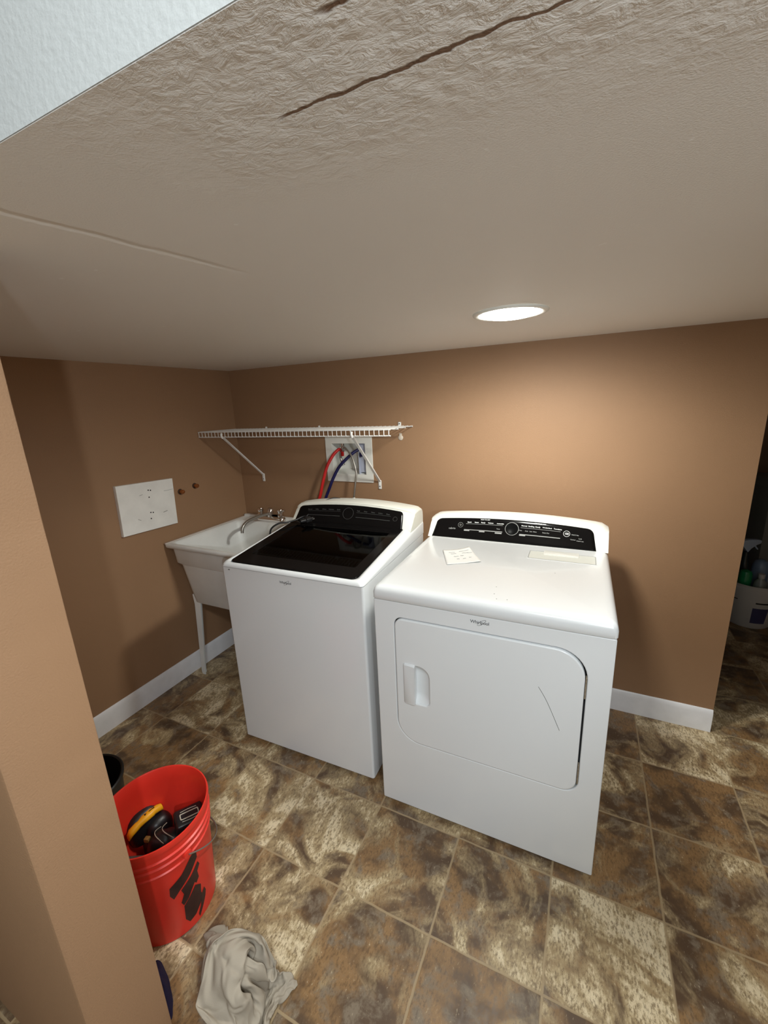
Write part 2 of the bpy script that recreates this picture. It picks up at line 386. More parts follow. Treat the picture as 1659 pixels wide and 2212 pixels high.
# ------------------------------------------------------------------ recessed lamp
LX, LY = 1.823, -0.721
lamp = empty('recessed_ceiling_light', (LX, LY, H), 'round white recessed ceiling light, lit, above the dryer', 'ceiling light')
bm = bmesh.new(); lathe(bm, [(0.106,-0.0006),(0.105,-0.004),(0.098,-0.0065),(0.090,-0.006),(0.087,-0.003),(0.087,-0.0008)], n=64); build('trim_ring', bm, M['plastic_white'], lamp, 60)
bm = bmesh.new(); lathe(bm, [(0.0865,-0.002),(0.080,-0.0075),(0.06,-0.012),(0.03,-0.0145),(0,-0.0155)], n=64); build('lens', bm, M['lens'], lamp, 60)

# ------------------------------------------------------------------ shared appliance builders
def logo_mesh(u, z, width, v):
    """italic-free word mark with the tilted swoosh ring through it"""
    ms = [text_mesh('Whirlpool', 0.0150*width/0.06, front_at(v) @ Matrix.Translation((u, z, 0)), 0.0003, offset=0.0001, space=0.93)]
    a, b, th = 0.0165*width/0.06, 0.0052*width/0.06, math.radians(38)
    outer, inner = [], []
    for i in range(40):
        t = 2*PI*i/40
        x, y = a*math.cos(t), b*math.sin(t)
        outer.append((x*math.cos(th)-y*math.sin(th), x*math.sin(th)+y*math.cos(th)))
        x, y = (a-0.0011)*math.cos(t)-0.0003, (b-0.0009)*math.sin(t)
        inner.append((x*math.cos(th)-y*math.sin(th), x*math.sin(th)+y*math.cos(th)))
    ms.append(plate([outer, inner], 0.0006, 0, front_at(v) @ Matrix.Translation((u+0.006*width/0.06, z, 0))))
    return join(ms, 'logo')

class Panel:
    """curved console front: u across, t from bottom to top"""
    def __init__(s, W, v0, z0, v1, z1, arch, u0, u1): s.W, s.v0, s.z0, s.v1, s.z1, s.arch, s.u0, s.u1 = W, v0, z0, v1, z1, arch, u0, u1
    def hump(s, u): q = 2*(u-s.u0)/(s.u1-s.u0)-1; return s.arch*(1-q*q)
    def P(s, u, t, off=0.0):
        bulge = -0.002*math.sin(PI*min(max(t,0),1)) - 0.005*max(0, (t-0.80)/0.2)**2
        N = s.N(); return Vector((u, s.v0+(s.v1-s.v0)*t, s.z0+(s.z1-s.z0)*t + s.hump(u)*t)) + N*(off+bulge)
    def N(s): d = Vector((0, s.v1-s.v0, s.z1-s.z0 + s.arch*0.6)).normalized(); return Vector((0, -d.z, d.y))
    def frame(s, u, t, off):
        e = 0.002
        U = (s.P(u+e, t)-s.P(u-e, t)).normalized(); T = (s.P(u, t+e)-s.P(u, t-e)); T = (T - U*T.dot(U)).normalized(); N = U.cross(T)
        o = s.P(u, t, off)
        return Matrix(((U.x,T.x,N.x,o.x),(U.y,T.y,N.y,o.y),(U.z,T.z,N.z,o.z),(0,0,0,1)))
    def shell(s, su, eu, name, mat_, parent, off=0.0015, rc=0.018, taper=0.0, t0=0.0, t1=1.0):
        bm = bmesh.new(); NU, NTt = 48, 16; grid = []
        L = (Vector((0, s.v1-s.v0, s.z1-s.z0))).length
        for j in range(NTt+1):
            t = t0+(t1-t0)*(1-(1-j/NTt)**1.5); d = (t1-t)*L
            cut = rc - math.sqrt(max(rc*rc-(rc-d)**2, 0)) if d < rc else 0
            a = su+taper*t+cut; b = eu-taper*t-cut
            grid.append([bm.verts.new(s.P(a+(b-a)*i/NU, t, off)) for i in range(NU+1)])
        for A, B in zip(grid, grid[1:]):
            for i in range(NU): bm.faces.new((A[i], A[i+1], B[i+1], B[i]))
        o = build(name, bm, mat_, parent, 50)
        so = o.modifiers.new('solid', 'SOLIDIFY'); so.thickness = 0.003; so.offset = -1
        return o

def console(name, W, pan, top_v, back_v, base_z, m, parent, inset=0.0):
    bm = bmesh.new(); loops = []; N = 32
    for i in range(N+1):
        u = inset + (W-2*inset)*i/N
        q = min(i, N-i)*(W-2*inset)/N; rnd = 0.012*(1-min(q/0.03,1))**2
        hp = pan.hump(u)
        pts = []
        for k in range(9):
            t = k/8; p = pan.P(u, t*1.0); pts.append((u, p.y, p.z - rnd*t))
        zt = pan.z1 + hp - rnd
        pts += [(u, pan.v1+0.005, zt+0.006), (u, pan.v1+0.016, zt+0.010), (u, top_v, zt+0.011), (u, back_v-0.012, zt+0.004), (u, back_v-0.003, zt-0.008), (u, back_v, zt-0.03), (u, back_v, base_z), (u, pan.v0, base_z)]
        loops.append(pts)
    rings(bm, loops, True, True)
    return bevel_mod(build(name, bm, m, parent, 40), 0.009, 3, 50)

def line_bar(pan, ua, ub, t, th, off=0.0034):
    bm = bmesh.new(); n = 10
    vs = [[bm.verts.new(pan.P(ua+(ub-ua)*i/n, t+s*th, off)) for i in range(n+1)] for s in (-.5, .5)]
    for i in range(n): bm.faces.new((vs[0][i], vs[0][i+1], vs[1][i+1], vs[1][i]))
    me = bpy.data.meshes.new('bar'); bm.to_mesh(me); bm.free(); return me
def ring_on(pan, u, t, r, w_, off=0.0034):
    n = 40; o = [(r*math.cos(2*PI*i/n), r*math.sin(2*PI*i/n)) for i in range(n)]; q = [((r-w_)*math.cos(2*PI*i/n), (r-w_)*math.sin(2*PI*i/n)) for i in range(n)]
    return plate([o, q], 0.0008, 0, pan.frame(u, t, off))
def word(pan, s, u, t, size, off=0.0034): return text_mesh(s, size, pan.frame(u, t, off), 0.0002, offset=0.00012)

# ------------------------------------------------------------------ clothes dryer
DW, DD = 0.737, 0.74
dr = empty('clothes_dryer', (1.4253, -0.9027, 0), 'white clothes dryer with a scratched round-cornered door, right of the washer', 'dryer', 0.0096)
bm = bmesh.new()
box(bm, 0.0, DW, 0.022, DD-0.01, 0.0164, 0.871, 0.004)
build('cabinet', bm, M['enamel'], dr, 30)
door_loop = rrect(0.076, 0.668, 0.322, 0.811, (0.085, 0.030, 0.085, 0.045), 10)
hole_loop = rrect(0.0730, 0.6735, 0.3190, 0.814, (0.087, 0.031, 0.087, 0.046), 10)
me = plate([rrect(0, DW, 0.0164, 0.8705, 0.005, 3), hole_loop], 0.022, 0.003, front_at(0.0115))
link('front_panel', me, M['enamel'], dr, 35)
bm = bmesh.new(); box(bm, 0.068, 0.679, 0.0205, 0.0218, 0.314, 0.819); build('door_gap_shade', bm, M['gap_shade'], dr, None)  # dark sheet behind the door puts shade into its seam
scoop_loop = rrect(0.1455, 0.1975, 0.492, 0.641, (0.040, 0.004, 0.004, 0.016), 8)
me = plate([door_loop, scoop_loop], 0.0215, 0.0045, front_at(0.0070))
door = link('door', me, M['enamel'], dr, 40)
bm = bmesh.new()   # scooped finger recess behind the hole
NU, NZ = 14, 16; gr = []
for j in range(NZ+1):
    row = []
    for i in range(NU+1):
        s, t = i/NU, j/NZ
        row.append(bm.verts.new((0.142+0.060*s, 0.000 + 0.0170*(math.sin(PI*min(s*0.62+0.38,1.0))**0.8)*min(1, 6*t, 6*(1-t)), 0.488+0.157*t)))
    gr.append(row)
for A, B in zip(gr, gr[1:]):
    for i in range(NU): bm.faces.new((A[i], A[i+1], B[i+1], B[i]))
o = build('finger_recess', bm, M['enamel'], door, 60)
bm = bmesh.new()   # raised grip plate
rings(bm, [[(u, -0.0030, z) for u, z in rrect(0.105, 0.1480, 0.486, 0.646, 0.006)], [(u, -0.0075, z) for u, z in rrect(0.106, 0.1480, 0.487, 0.645, 0.006)],
           [(u, -0.0105 - 0.003*((u-0.107)/0.04), z) for u, z in rrect(0.109, 0.1475, 0.490, 0.642, 0.005)]], True, True)
build('door_handle', bm, M['enamel'], door, 40)
for z in (0.70, 0.395):
    bm = bmesh.new(); box(bm, 0.6690, 0.6730, -0.002, 0.012, z-0.035, z+0.035, 0.001); build('hinge', bm, M['rust'], door, None)
bm = bmesh.new(); tube(bm, [(0.5447,-0.00395,0.673),(0.565,-0.00395,0.640),(0.585,-0.00395,0.598),(0.6107,-0.00395,0.538)], 0.0006, 5, 3); build('scratch', bm, M['fleck'], door, 60)
# top
bm = bmesh.new()
def top_loop(d, z, r): return [(u, v, z) for u, v in rrect(-0.002+d, DW+0.002-d, -0.006+d, DD-d*0.2, (0.006, 0.006, 0.014, 0.014))]
rings(bm, [top_loop(0.002, 0.8735, 0), top_loop(0.0, 0.8755, 0), top_loop(0.0, 0.894, 0), top_loop(0.0025, 0.906, 0), top_loop(0.008, 0.9145, 0), top_loop(0.017, 0.919, 0), top_loop(0.032, 0.9202, 0)], True, True)
top = build('top_panel', bm, M['enamel'], dr, 50)
top['label'] = 'white top panel with rounded front edge'
pan = Panel(DW, 0.570, 0.919, 0.626, 0.992, 0.022, 0.0, DW)
console('console', DW, pan, 0.690, 0.738, 0.9185, M['plastic_white'], dr, 0.001)
cp = pan.shell(0.020, 0.694, 'control_panel', M['black_gloss'], dr, 0.0018, 0.020, 0.016, 0.03, 0.955)
ms2 = []
ul = lambda px: 0.3685+(px-1102)*(0.00203 if px < 1102 else 0.00176)
ms = []
for s_, px, t in (('Quick', 1011, .76), ('Steam', 1027, .76), ('Ready', 1041, .76), ('Volume', 1057, .76), ('Antiwrinkle', 1077.5, .755),
                  ('Normal', 1130, .745), ('Bedding', 1146, .745), ('Comfy', 1160.5, .745), ('Wrinkle Block', 1181.5, .75), ('Towelette', 1204.5, .75)):
    (ms if px < 1102 else ms2).append(word(pan, s_, ul(px), t, 0.0062 if len(s_) > 9 else 0.0074))
ms.append(word(pan, 'HOW TO DRY', ul(1045), .885, 0.0062)); ms2.append(word(pan, 'WHAT TO DRY', ul(1166), .88, 0.0062))
link('how_to_dry_lettering', join(ms, 'l1'), M['white_print'], cp); link('what_to_dry_lettering', join(ms2, 'l2'), M['white_print'], cp)
ms = [line_bar(pan, ul(1004), ul(1083), .69, .012), line_bar(pan, ul(1122), ul(1211), .665, .012),
      line_bar(pan, ul(1001), ul(1083), .43, .03), line_bar(pan, ul(1120), ul(1211), .40, .03),
      line_bar(pan, ul(1001), ul(1013), .395, .05), line_bar(pan, ul(1068), ul(1082), .37, .05), line_bar(pan, ul(1034), ul(1046), .385, .05), line_bar(pan, ul(1120), ul(1134), .37, .05),
      word(pan, 'cabrio', ul(974), .46, 0.0125), word(pan, 'Temp', ul(1074), .54, 0.0062), word(pan, 'Time', ul(1122), .555, 0.006),
      word(pan, 'Auto', ul(1136), .55, 0.006), word(pan, 'Less', ul(1146), .55, 0.006), word(pan, 'More', ul(1155), .55, 0.006), word(pan, 'Steam Dry', ul(1179), .55, 0.0062),
      word(pan, 'Hold 3 Sec', ul(1242), .60, 0.0062), word(pan, 'Control', ul(1238), .40, 0.006), word(pan, 'Lock', ul(1253), .47, 0.006), word(pan, 'Hold 3 sec', ul(1253), .37, 0.006)]
link('option_lettering', join(ms, 'option_lettering'), M['mid_print'], cp)
bm = bmesh.new(); lathe(bm, [(0.0285,0),(0.028,0.003),(0.0245,0.0034),(0.023,0.0024),(0,0.0024)], n=40, M4=pan.frame(0.3685, 0.585, 0.0018)); dial = build('dial', bm, M['dial'], dr, 40)
link('dial_ring', ring_on(pan, 0.3685, 0.585, 0.0283, 0.0016, 0.0052), M['mid_print'], dial)
for nm, px, t, r, txt, mm in (('power_button', 992, .63, 0.0115, 'o', 'mid_print'), ('start_button', 1224, .615, 0.0125, 'o-o', 'white_print')):
    bm = bmesh.new(); lathe(bm, [(r,0),(r*0.97,0.0012),(0,0.0014)], n=32, M4=pan.frame(ul(px), t, 0.0018)); b_ = build(nm, bm, M['black_gloss'], dr, 50)
    link('button_mark', join([ring_on(pan, ul(px), t, r, 0.0011, 0.0034), ring_on(pan, ul(px)-0.002*(nm[0]=='s'), t, 0.0042, 0.0014, 0.0036)] + ([ring_on(pan, ul(px)+0.004, t, 0.0042, 0.0018, 0.0036)] if nm[0]=='s' else []), 'button_mark'), M[mm], b_)
# lint screen cover let into the top
R3 = Matrix.Rotation(0, 4, 'Z')
me = plate([rrect(0.452, 0.694, 0.418, 0.510, 0.007, 4), rrect(0.457, 0.689, 0.423, 0.505, 0.005, 4)], 0.0012, 0.0004, Matrix.Translation((0,0,0.9205)))
lint = link('lint_door', me, M['enamel'], dr, 40)
me = plate([rrect(0.4575, 0.6885, 0.4235, 0.5045, 0.005, 4)], 0.001, 0.0003, Matrix.Translation((0,0,0.9203))); link('lint_cover', me, M['lint'], lint, 40)
me = plate([rrect(0.4545, 0.6915, 0.4205, 0.5075, 0.006, 4), rrect(0.4568, 0.6892, 0.4228, 0.5052, 0.005, 4)], 0.0003, 0, Matrix.Translation((0,0,0.92125))); link('lint_gap_shade', me, M['mid_print'], lint)  # thin grey ring drawn as the shade of a groove round the cover
bm = bmesh.new(); rings(bm, [[(u, v, z) for u, v in rrect(0.508+d, 0.634-d, 0.474+d, 0.520-d, 0.004)] for d, z in ((0,0.9206),(0,0.9225),(0.002,0.9235))], True, True)
build('lint_tab', bm, M['plastic_white'], lint, 50)
link('logo', logo_mesh(0.365, 0.849, 0.060, -0.0002), M['grey_print'], dr)
for u, v in ((0.05,0.06),(DW-0.05,0.06),(0.05,DD-0.07),(DW-0.05,DD-0.07)):
    bm = bmesh.new(); lathe(bm, [(0,0),(0.018,0),(0.020,0.004),(0.016,0.009),(0.008,0.010),(0.008,0.018),(0,0.018)], (u, v, 0), 20); build('foot', bm, M['black'], dr, 40)
for u, v in ((0.392,0.121),(0.395,0.068),(0.408,0.035),(0.439,0.040),(0.56,0.30)):
    bm = bmesh.new(); lathe(bm, [(0,0.0),(0.0016,0.0),(0.001,0.0006),(0,0.0008)], (u, v, 0.9202), 8); build('paint_chip', bm, M['fleck'], dr, None)
# paper note on the dryer top
pn = empty('paper_note', (1.634, -0.548, 0.9207), 'small white handwritten paper note lying on top of the dryer', 'note', math.radians(0))
P0, P1, P2, P3 = [Vector((x-1.634, y+0.548, 0)) for x, y in ((1.548,-0.506),(1.640,-0.442),(1.722,-0.579),(1.608,-0.649))]
bm = bmesh.new(); n = 14; g_ = []
for j in range(n+1):
    row = []
    for i in range(n+1):
        s, t = i/n, j/n
        p = (P0*(1-s)+P1*s)*(1-t) + (P3*(1-s)+P2*s)*t
        z = 0.0006 + 0.0055*max(0, abs(s-0.5)*2-0.25)**2*(0.4+0.6*(1-t)) + 0.010*max(0, s+(1-t)-1.55)**1.3 + 0.004*max(0, s+t-1.5)
        row.append(bm.verts.new((p.x, p.y, z)))
    g_.append(row)
for A, B in zip(g_, g_[1:]):
    for i in range(n): bm.faces.new((A[i], A[i+1], B[i+1], B[i]))
sheet = build('sheet', bm, M['paper'], pn, 180); so = sheet.modifiers.new('s', 'SOLIDIFY'); so.thickness = 0.0003
bm = bmesh.new(); rr = random.Random(3)
for (s, t, ln) in ((.18,.22,.14),(.24,.32,.12),(.55,.2,.10),(.72,.18,.12),(.62,.34,.14),(.80,.36,.1),(.30,.52,.10),(.52,.5,.07),(.36,.7,.05),(.55,.7,.06),(.75,.66,.05)):
    pts = []
    for k in range(9):
        ss = s+ln*1.5*k/8; tt = t+rr.uniform(-.012,.012)
        p = (P0*(1-ss)+P1*ss)*(1-tt) + (P3*(1-ss)+P2*ss)*tt
        pts.append((p.x, p.y, 0.0016 + 0.0055*max(0, abs(ss-0.5)*2-0.25)**2*(0.4+0.6*(1-tt)) + 0.010*max(0, ss+(1-tt)-1.55)**1.3))
    tube(bm, pts, 0.0009, 4, 2)
build('handwriting', bm, M['ink'], pn, 60)

# ------------------------------------------------------------------ washing machine
WW, WD = 0.675, 0.69
wa = empty('washing_machine', (0.681, -0.868, 0), 'white top-loading washing machine with black glass lid, between sink and dryer', 'washing machine', 0.027)
bm = bmesh.new()
rings(bm, [[(u, v, z) for u, v in rrect(0, WW, 0, WD-0.01, (0.004,0.004,0.010,0.010))] for z in (0.0164, 0.8735)], True, True)
build('cabinet', bm, M['enamel'], wa, 40)
zt = lambda v: 0.8895 + 0.106*min(max(v,0), 0.50)          # sloping deck
def wl(d, dz, r, lidloop=False):
    return [(u, v, zt(v)+dz) for u, v in rrect(d, WW-d, d-0.002, WD-d-0.004, r)]
bm = bmesh.new()
inner = rrect(0.019, 0.638, 0.019, 0.505, (0.006,0.006,0.026,0.026))
innerd = rrect(0.023, 0.634, 0.023, 0.502, (0.006,0.006,0.024,0.024))
outer_low = [(u, v, 0.8762) for u, v in rrect(-0.001, WW+0.001, -0.003, WD-0.004, (0.006,0.006,0.016,0.016))]
mid_ = rrect(0.004, WW-0.012, 0.003, 0.600, (0.006,0.006,0.020,0.020))
rings(bm, [[(u, v, 0.8745) for u, v in rrect(0.002, WW-0.002, 0.0, WD-0.006, (0.006,0.006,0.014,0.014))], outer_low,
           [(u, v, max(zt(v)-0.014, 0.8775)) for u, v in rrect(-0.001, WW+0.001, -0.003, WD-0.004, (0.006,0.006,0.016,0.016))],
           [(u, v, zt(v)-0.004) for u, v in rrect(0.0015, WW-0.003, 0.0, WD-0.006, (0.006,0.006,0.018,0.018))],
           [(u, v, zt(v)+0.0025) for u, v in rrect(0.007, WW-0.010, 0.006, 0.620, (0.006,0.006,0.021,0.021))],
           [(u, v, zt(v)+0.003) for u, v in rrect(0.013, WW-0.024, 0.012, 0.560, (0.006,0.006,0.024,0.024))],
           [(u, v, zt(v)-0.001) for u, v in inner], [(u, v, zt(v)-0.012) for u, v in innerd], [(u, v, 0.8755) for u, v in innerd]], False, False)
build('top_panel', bm, M['enamel'], wa, 60)
# deck and tub seen through the lid
me = plate([innerd, [(0.318+0.225*math.cos(2*PI*i/48), 0.262+0.215*math.sin(2*PI*i/48)) for i in range(48)]], 0.004, 0.001, Matrix.Translation((0,0,0.8765)))
link('tub_deck', me, mat('grey_tub_deck', (0.55,0.58,0.59), 0.4), wa, 40)
bm = bmesh.new(); lathe(bm, [(0.228,0.880),(0.222,0.882),(0.214,0.876),(0.208,0.86)], (0.318,0.262,0), 48); build('tub_ring', bm, M['black'], wa, 60)
# lid: sloping black frame with tinted window
sl = math.atan(0.106); 
def lid_m(v0, z0): return Matrix.Translation((0, v0, z0)) @ Matrix.Rotation(sl, 4, 'X')
L_ = lambda v: (v)/math.cos(sl)
Mlid = lid_m(0, 0.8895)
me = plate([rrect(0.0235, 0.6335, 0.0235, 0.468, (0.004,0.004,0.024,0.024), 8), rrect(0.078, 0.590, 0.105, 0.452, 0.004, 3)], 0.010, 0.002, Mlid @ Matrix.Translation((0,0,-0.0035)))
lid = link('lid', me, M['black_gloss'], wa, 40); lid['label'] = 'black glass lid'
me = plate([rrect(0.0785, 0.5895, 0.1055, 0.4515, 0.004, 3)], 0.003, 0.0005, Mlid @ Matrix.Translation((0,0,-0.002))); link('lid_window', me, M['glass'], lid, None)
me = plate([rrect(0.022, 0.636, 0.4695, 0.506, 0.003, 3)], 0.012, 0.002, Mlid @ Matrix.Translation((0,0,-0.0035))); link('hinge_cover', me, M['black_gloss'], wa, 40)
bm = bmesh.new(); tube(bm, [(0.09, L_(0.469)*math.cos(sl), zt(0.469)+0.0005), (0.60, 0.469, zt(0.469)+0.0005)], 0.0016, 6, 1); build('hinge_pin', bm, M['mid_print'], wa, 60)
wp = Panel(WW, 0.506, 0.938, 0.562, 1.008, 0.026, 0.0, WW)
console('console', WW, wp, 0.625, 0.688, 0.928, M['cream'], wa, 0.002)
wcp = wp.shell(0.022, 0.630, 'control_panel', M['black_gloss'], wa, 0.0018, 0.016, 0.012, 0.0, 0.955)
ms = []
for i, s_ in enumerate(('Normal', 'Bulky', 'Whites', 'Delicates', 'Quick')): ms.append(word(wp, s_, 0.10+0.043*i, .70, 0.0082))
for i, s_ in enumerate(('Soak', 'Deep', 'Heavy', 'Colors', 'Rinse')): ms.append(word(wp, s_, 0.385+0.040*i, .70, 0.0082))
ms += [line_bar(wp, 0.09, 0.285, .62, .012), line_bar(wp, 0.375, 0.56, .62, .012), line_bar(wp, 0.09, 0.285, .40, .02), line_bar(wp, 0.375, 0.56, .40, .02), ring_on(wp, 0.33, .55, 0.030, 0.0014), ring_on(wp, 0.585, .52, 0.011, 0.001)]
link('cycle_lettering', join(ms, 'cycle_lettering'), M['dim_print'], wcp)
link('logo', logo_mesh(0.328, 0.8435, 0.058, -0.0004), M['grey_print'], wa)
for u, v in ((0.05,0.05),(WW-0.05,0.05),(0.05,WD-0.07),(WW-0.05,WD-0.07)):
    bm = bmesh.new(); lathe(bm, [(0,0),(0.018,0),(0.020,0.004),(0.016,0.009),(0.008,0.010),(0.008,0.018),(0,0.018)], (u, v, 0), 20); build('foot', bm, M['black'], wa, 40)
bm = bmesh.new(); box(bm, 0.035, 0.043, -0.0006, 0.001, 0.862, 0.866); build('paint_chip', bm, M['fleck'], wa, None)

# ------------------------------------------------------------------ utility sink
sk = empty('utility_sink', (0.008, -0.640, 0), 'white plastic utility sink on tapered legs in the corner beside the washer', 'sink')
SX, SY = 0.60, 0.628; RZ = 0.826
def sr(x0, x1, y0, y1, z, r): return [(u, v, z) for u, v in rrect(x0, x1, y0, y1, r, 5)]
bm = bmesh.new()
rings(bm, [sr(0.098,0.505,0.055,0.560,0.470,.04), sr(0.088,0.515,0.046,0.570,0.478,.045), sr(0.044,0.558,0.030,0.598,0.700,.05), sr(0.042,0.560,0.028,0.600,0.706,.05), sr(0.026,0.574,0.020,0.610,0.716,.04),
           sr(0.022,0.578,0.018,0.612,0.800,.03), sr(0.006,0.594,0.004,0.624,0.803,.012), sr(0.001,0.599,0.000,0.627,0.808,.012), sr(0.0,0.60,0.0,0.628,0.820,.012), sr(0.004,0.596,0.004,0.624,RZ,.012), sr(0.020,0.580,0.020,0.610,RZ+0.0005,.012), sr(0.026,0.574,0.026,0.530,RZ-0.003,.03),
           sr(0.034,0.566,0.033,0.522,0.808,.04), sr(0.052,0.548,0.046,0.512,0.69,.05), sr(0.105,0.498,0.075,0.500,0.52,.05), sr(0.13,0.475,0.10,0.475,0.500,.05), sr(0.27,0.33,0.26,0.32,0.494,.029)], True, True)
basin = build('basin', bm, M['sink'], sk, 50)
bm = bmesh.new(); rings(bm, [sr(0.001,0.599,0.600,0.6275,RZ-0.002,.008), sr(0.001,0.599,0.602,0.6275,RZ+0.014,.008), sr(0.006,0.594,0.608,0.624,RZ+0.016,.006)], True, True); build('back_ledge', bm, M['sink'], sk, 40)
bm = bmesh.new(); rings(bm, [sr(0.0005,0.010,0.0,0.61,RZ-0.003,.003), sr(0.0005,0.010,0.0,0.61,RZ+0.004,.003)], True, True); build('wall_bead', bm, mat('caulk_bead', (0.55,0.47,0.42), 0.7), sk, 40)
bm = bmesh.new(); lathe(bm, [(0.026,0.4945),(0.024,0.4975),(0.016,0.4965),(0,0.4955)], (0.30,0.29,0), 28); build('drain', bm, M['steel'], sk, 50)
def leg(sx, sy):
    bm = bmesh.new(); loops = []
    cx = 0.30
    for z, x0, x1, y0, y1 in ((0.0,0.068,0.090,0.046,0.070),(0.02,0.066,0.092,0.044,0.072),(0.46,0.096,0.140,0.050,0.095),(0.520,0.0905,0.146,0.0500,0.098)):
        L = [(x0,y0,z),(x1,y0,z),(x1,y0+0.006,z),(x0+0.006,y0+0.006,z),(x0+0.006,y1,z),(x0,y1,z)]
        loops.append([(p[0] if sx < 0 else 0.60-p[0], p[1] if sy < 0 else 0.628-p[1], p[2]) for p in L])
    rings(bm, loops, True, True); return build('leg', bm, M['sink'], sk, 30)
for sx in (-1, 1):
    for sy in (-1, 1): leg(sx, sy)
# faucet on the back ledge (a part: it is bolted to the sink)
bm = bmesh.new()
rings(bm, [[(u, v, z) for u, v in rrect(0.150+d, 0.365-d, 0.552+d, 0.602-d, 0.022, 6)] for d, z in ((0,RZ-0.001),(0,RZ+0.016),(0.008,RZ+0.030),(0.02,RZ+0.034))], True, True)
lathe(bm, [(0.022,0),(0.021,0.03),(0.019,0.048),(0.012,0.056),(0,0.058)], (0.258,0.577,RZ+0.025), 24)
fa = build('faucet', bm, M['chrome'], sk, 45)
bm = bmesh.new(); tube(bm, [(0.258,0.577,RZ+0.042),(0.254,0.540,RZ+0.048),(0.246,0.49,RZ+0.049),(0.236,0.43,RZ+0.044),(0.230,0.385,RZ+0.034),(0.229,0.355,RZ+0.012),(0.229,0.345,RZ-0.020)], 0.0092, 14, 6); build('spout', bm, M['steel'], fa, 60)
for hx, ang in ((0.178, 60), (0.338, 15)):
    bm = bmesh.new(); lathe(bm, [(0.020,0),(0.021,0.012),(0.017,0.022),(0.018,0.034),(0.021,0.040),(0.017,0.049),(0,0.052)], (hx,0.577,RZ+0.028), 20)
    d = Vector((math.cos(math.radians(ang)), -math.sin(math.radians(ang)), 0)); p = Vector((hx,0.577,RZ+0.068))
    tube(bm, [p - d*0.018, p + d*0.02 + Vector((0,0,.004)), p + d*0.045 + Vector((0,0,.007))], lambda t: 0.008-0.002*t, 10, 4)
    build('faucet_handle', bm, M['chrome'], fa, 50)

# ------------------------------------------------------------------ wire shelf over the washer
sh = empty('wire_shelf', (0.0, 0.0, 1.39), 'white coated wire shelf on two diagonal braces above washer and sink', 'shelf')
bm = bmesh.new(); zt_, zb_ = 0.010, -0.018
for y, z, x1, r in ((-0.300, zt_, 1.236, 0.003), (-0.300, zb_, 1.236, 0.003), (-0.200, zt_-0.004, 1.232, 0.003), (-0.100, zt_-0.004, 1.228, 0.003), (-0.009, zt_-0.004, 1.230, 0.003)):
    tube(bm, [(0.003, y, z), (x1, y, z)], r, 8, 1)
build('shelf_rods', bm, M['wire'], sh, 60)
bm = bmesh.new(); x = 0.010; 
while x < 1.232:
    tube(bm, [(x, -0.008, zt_), (x, -0.296, zt_+0.0025), (x, -0.3035, zt_-0.002), (x, -0.3035, zb_)], 0.0017, 5, 1); x += 0.0254
build('cross_wires', bm, M['wire'], sh, 60)
for xa, xb, zl in ((0.187, 0.190, -0.300), (1.032, 1.024, -0.312)):
    bm = bmesh.new(); A = Vector((xa, -0.297, zb_-0.002)); B = Vector((xb, -0.007, zl+0.020)); d = (B-A).normalized(); nrm = Vector((1,0,0)).cross(d).normalized()
    wv = 0.007
    rings(bm, [[tuple(p + Vector((sx*wv,0,0)) + nrm*h_) for sx, h_ in ((-1,-0.003),(1,-0.003),(1,0.004),(0.7,0.004),(0.7,-0.001),(-0.7,-0.001),(-0.7,0.004),(-1,0.004))] for p in (A, B)], True, True)
    tube(bm, [A+Vector((0,0.0,-0.004)), A+Vector((0,-0.008,0.010)), A+Vector((0,-0.004,0.022))], 0.006, 8, 3)
    box(bm, xb-0.0085, xb+0.0085, -0.0075, -0.0005, zl-0.024, zl+0.026, 0.002)
    br = build('support_brace', bm, M['wire'], sh, 40)
    bm = bmesh.new(); lathe(bm, [(0,0),(0.003,0),(0.003,0.0012),(0,0.0012)], n=10, M4=Matrix.Translation((xb, -0.0075, zl-0.008)) @ FRONT); build('screw_hole', bm, M['black'], br, None)
for xc in (0.258, 0.649):
    bm = bmesh.new(); box(bm, xc-0.004, xc+0.004, -0.013, -0.0005, 0.002, 0.020, 0.002); build('wall_clip', bm, M['wire'], sh, 40)
bm = bmesh.new(); box(bm, 1.1475, 1.1635, -0.010, -0.0005, -0.004, 0.030, 0.003); tube(bm, [(1.147,-0.010,0.006),(1.164,-0.010,0.006)], 0.006, 8, 1); wc = build('wall_clip', bm, M['wire'], sh, 40)
bm = bmesh.new(); lathe(bm, [(0,0),(0.003,0),(0.003,0.0012),(0,0.0012)], n=10, M4=Matrix.Translation((1.1555,-0.010,0.021)) @ FRONT); build('screw_hole', bm, M['black'], wc, None)
bm = bmesh.new(); lathe(bm, [(0.013,0),(0.014,0.003),(0.010,0.006),(0,0.007)], n=20, M4=Matrix.Translation((1.158,-0.0005,1.338)) @ FRONT); box(bm, 1.151,1.165,-0.007,-0.0005,1.342,1.362,0.002)
tag(build('wall_anchor', bm, mat('translucent_anchor', (0.62,0.55,0.46), 0.4), smooth=40), 'small pale plastic anchor stuck in the wall just under the shelf\'s right end', 'anchor')

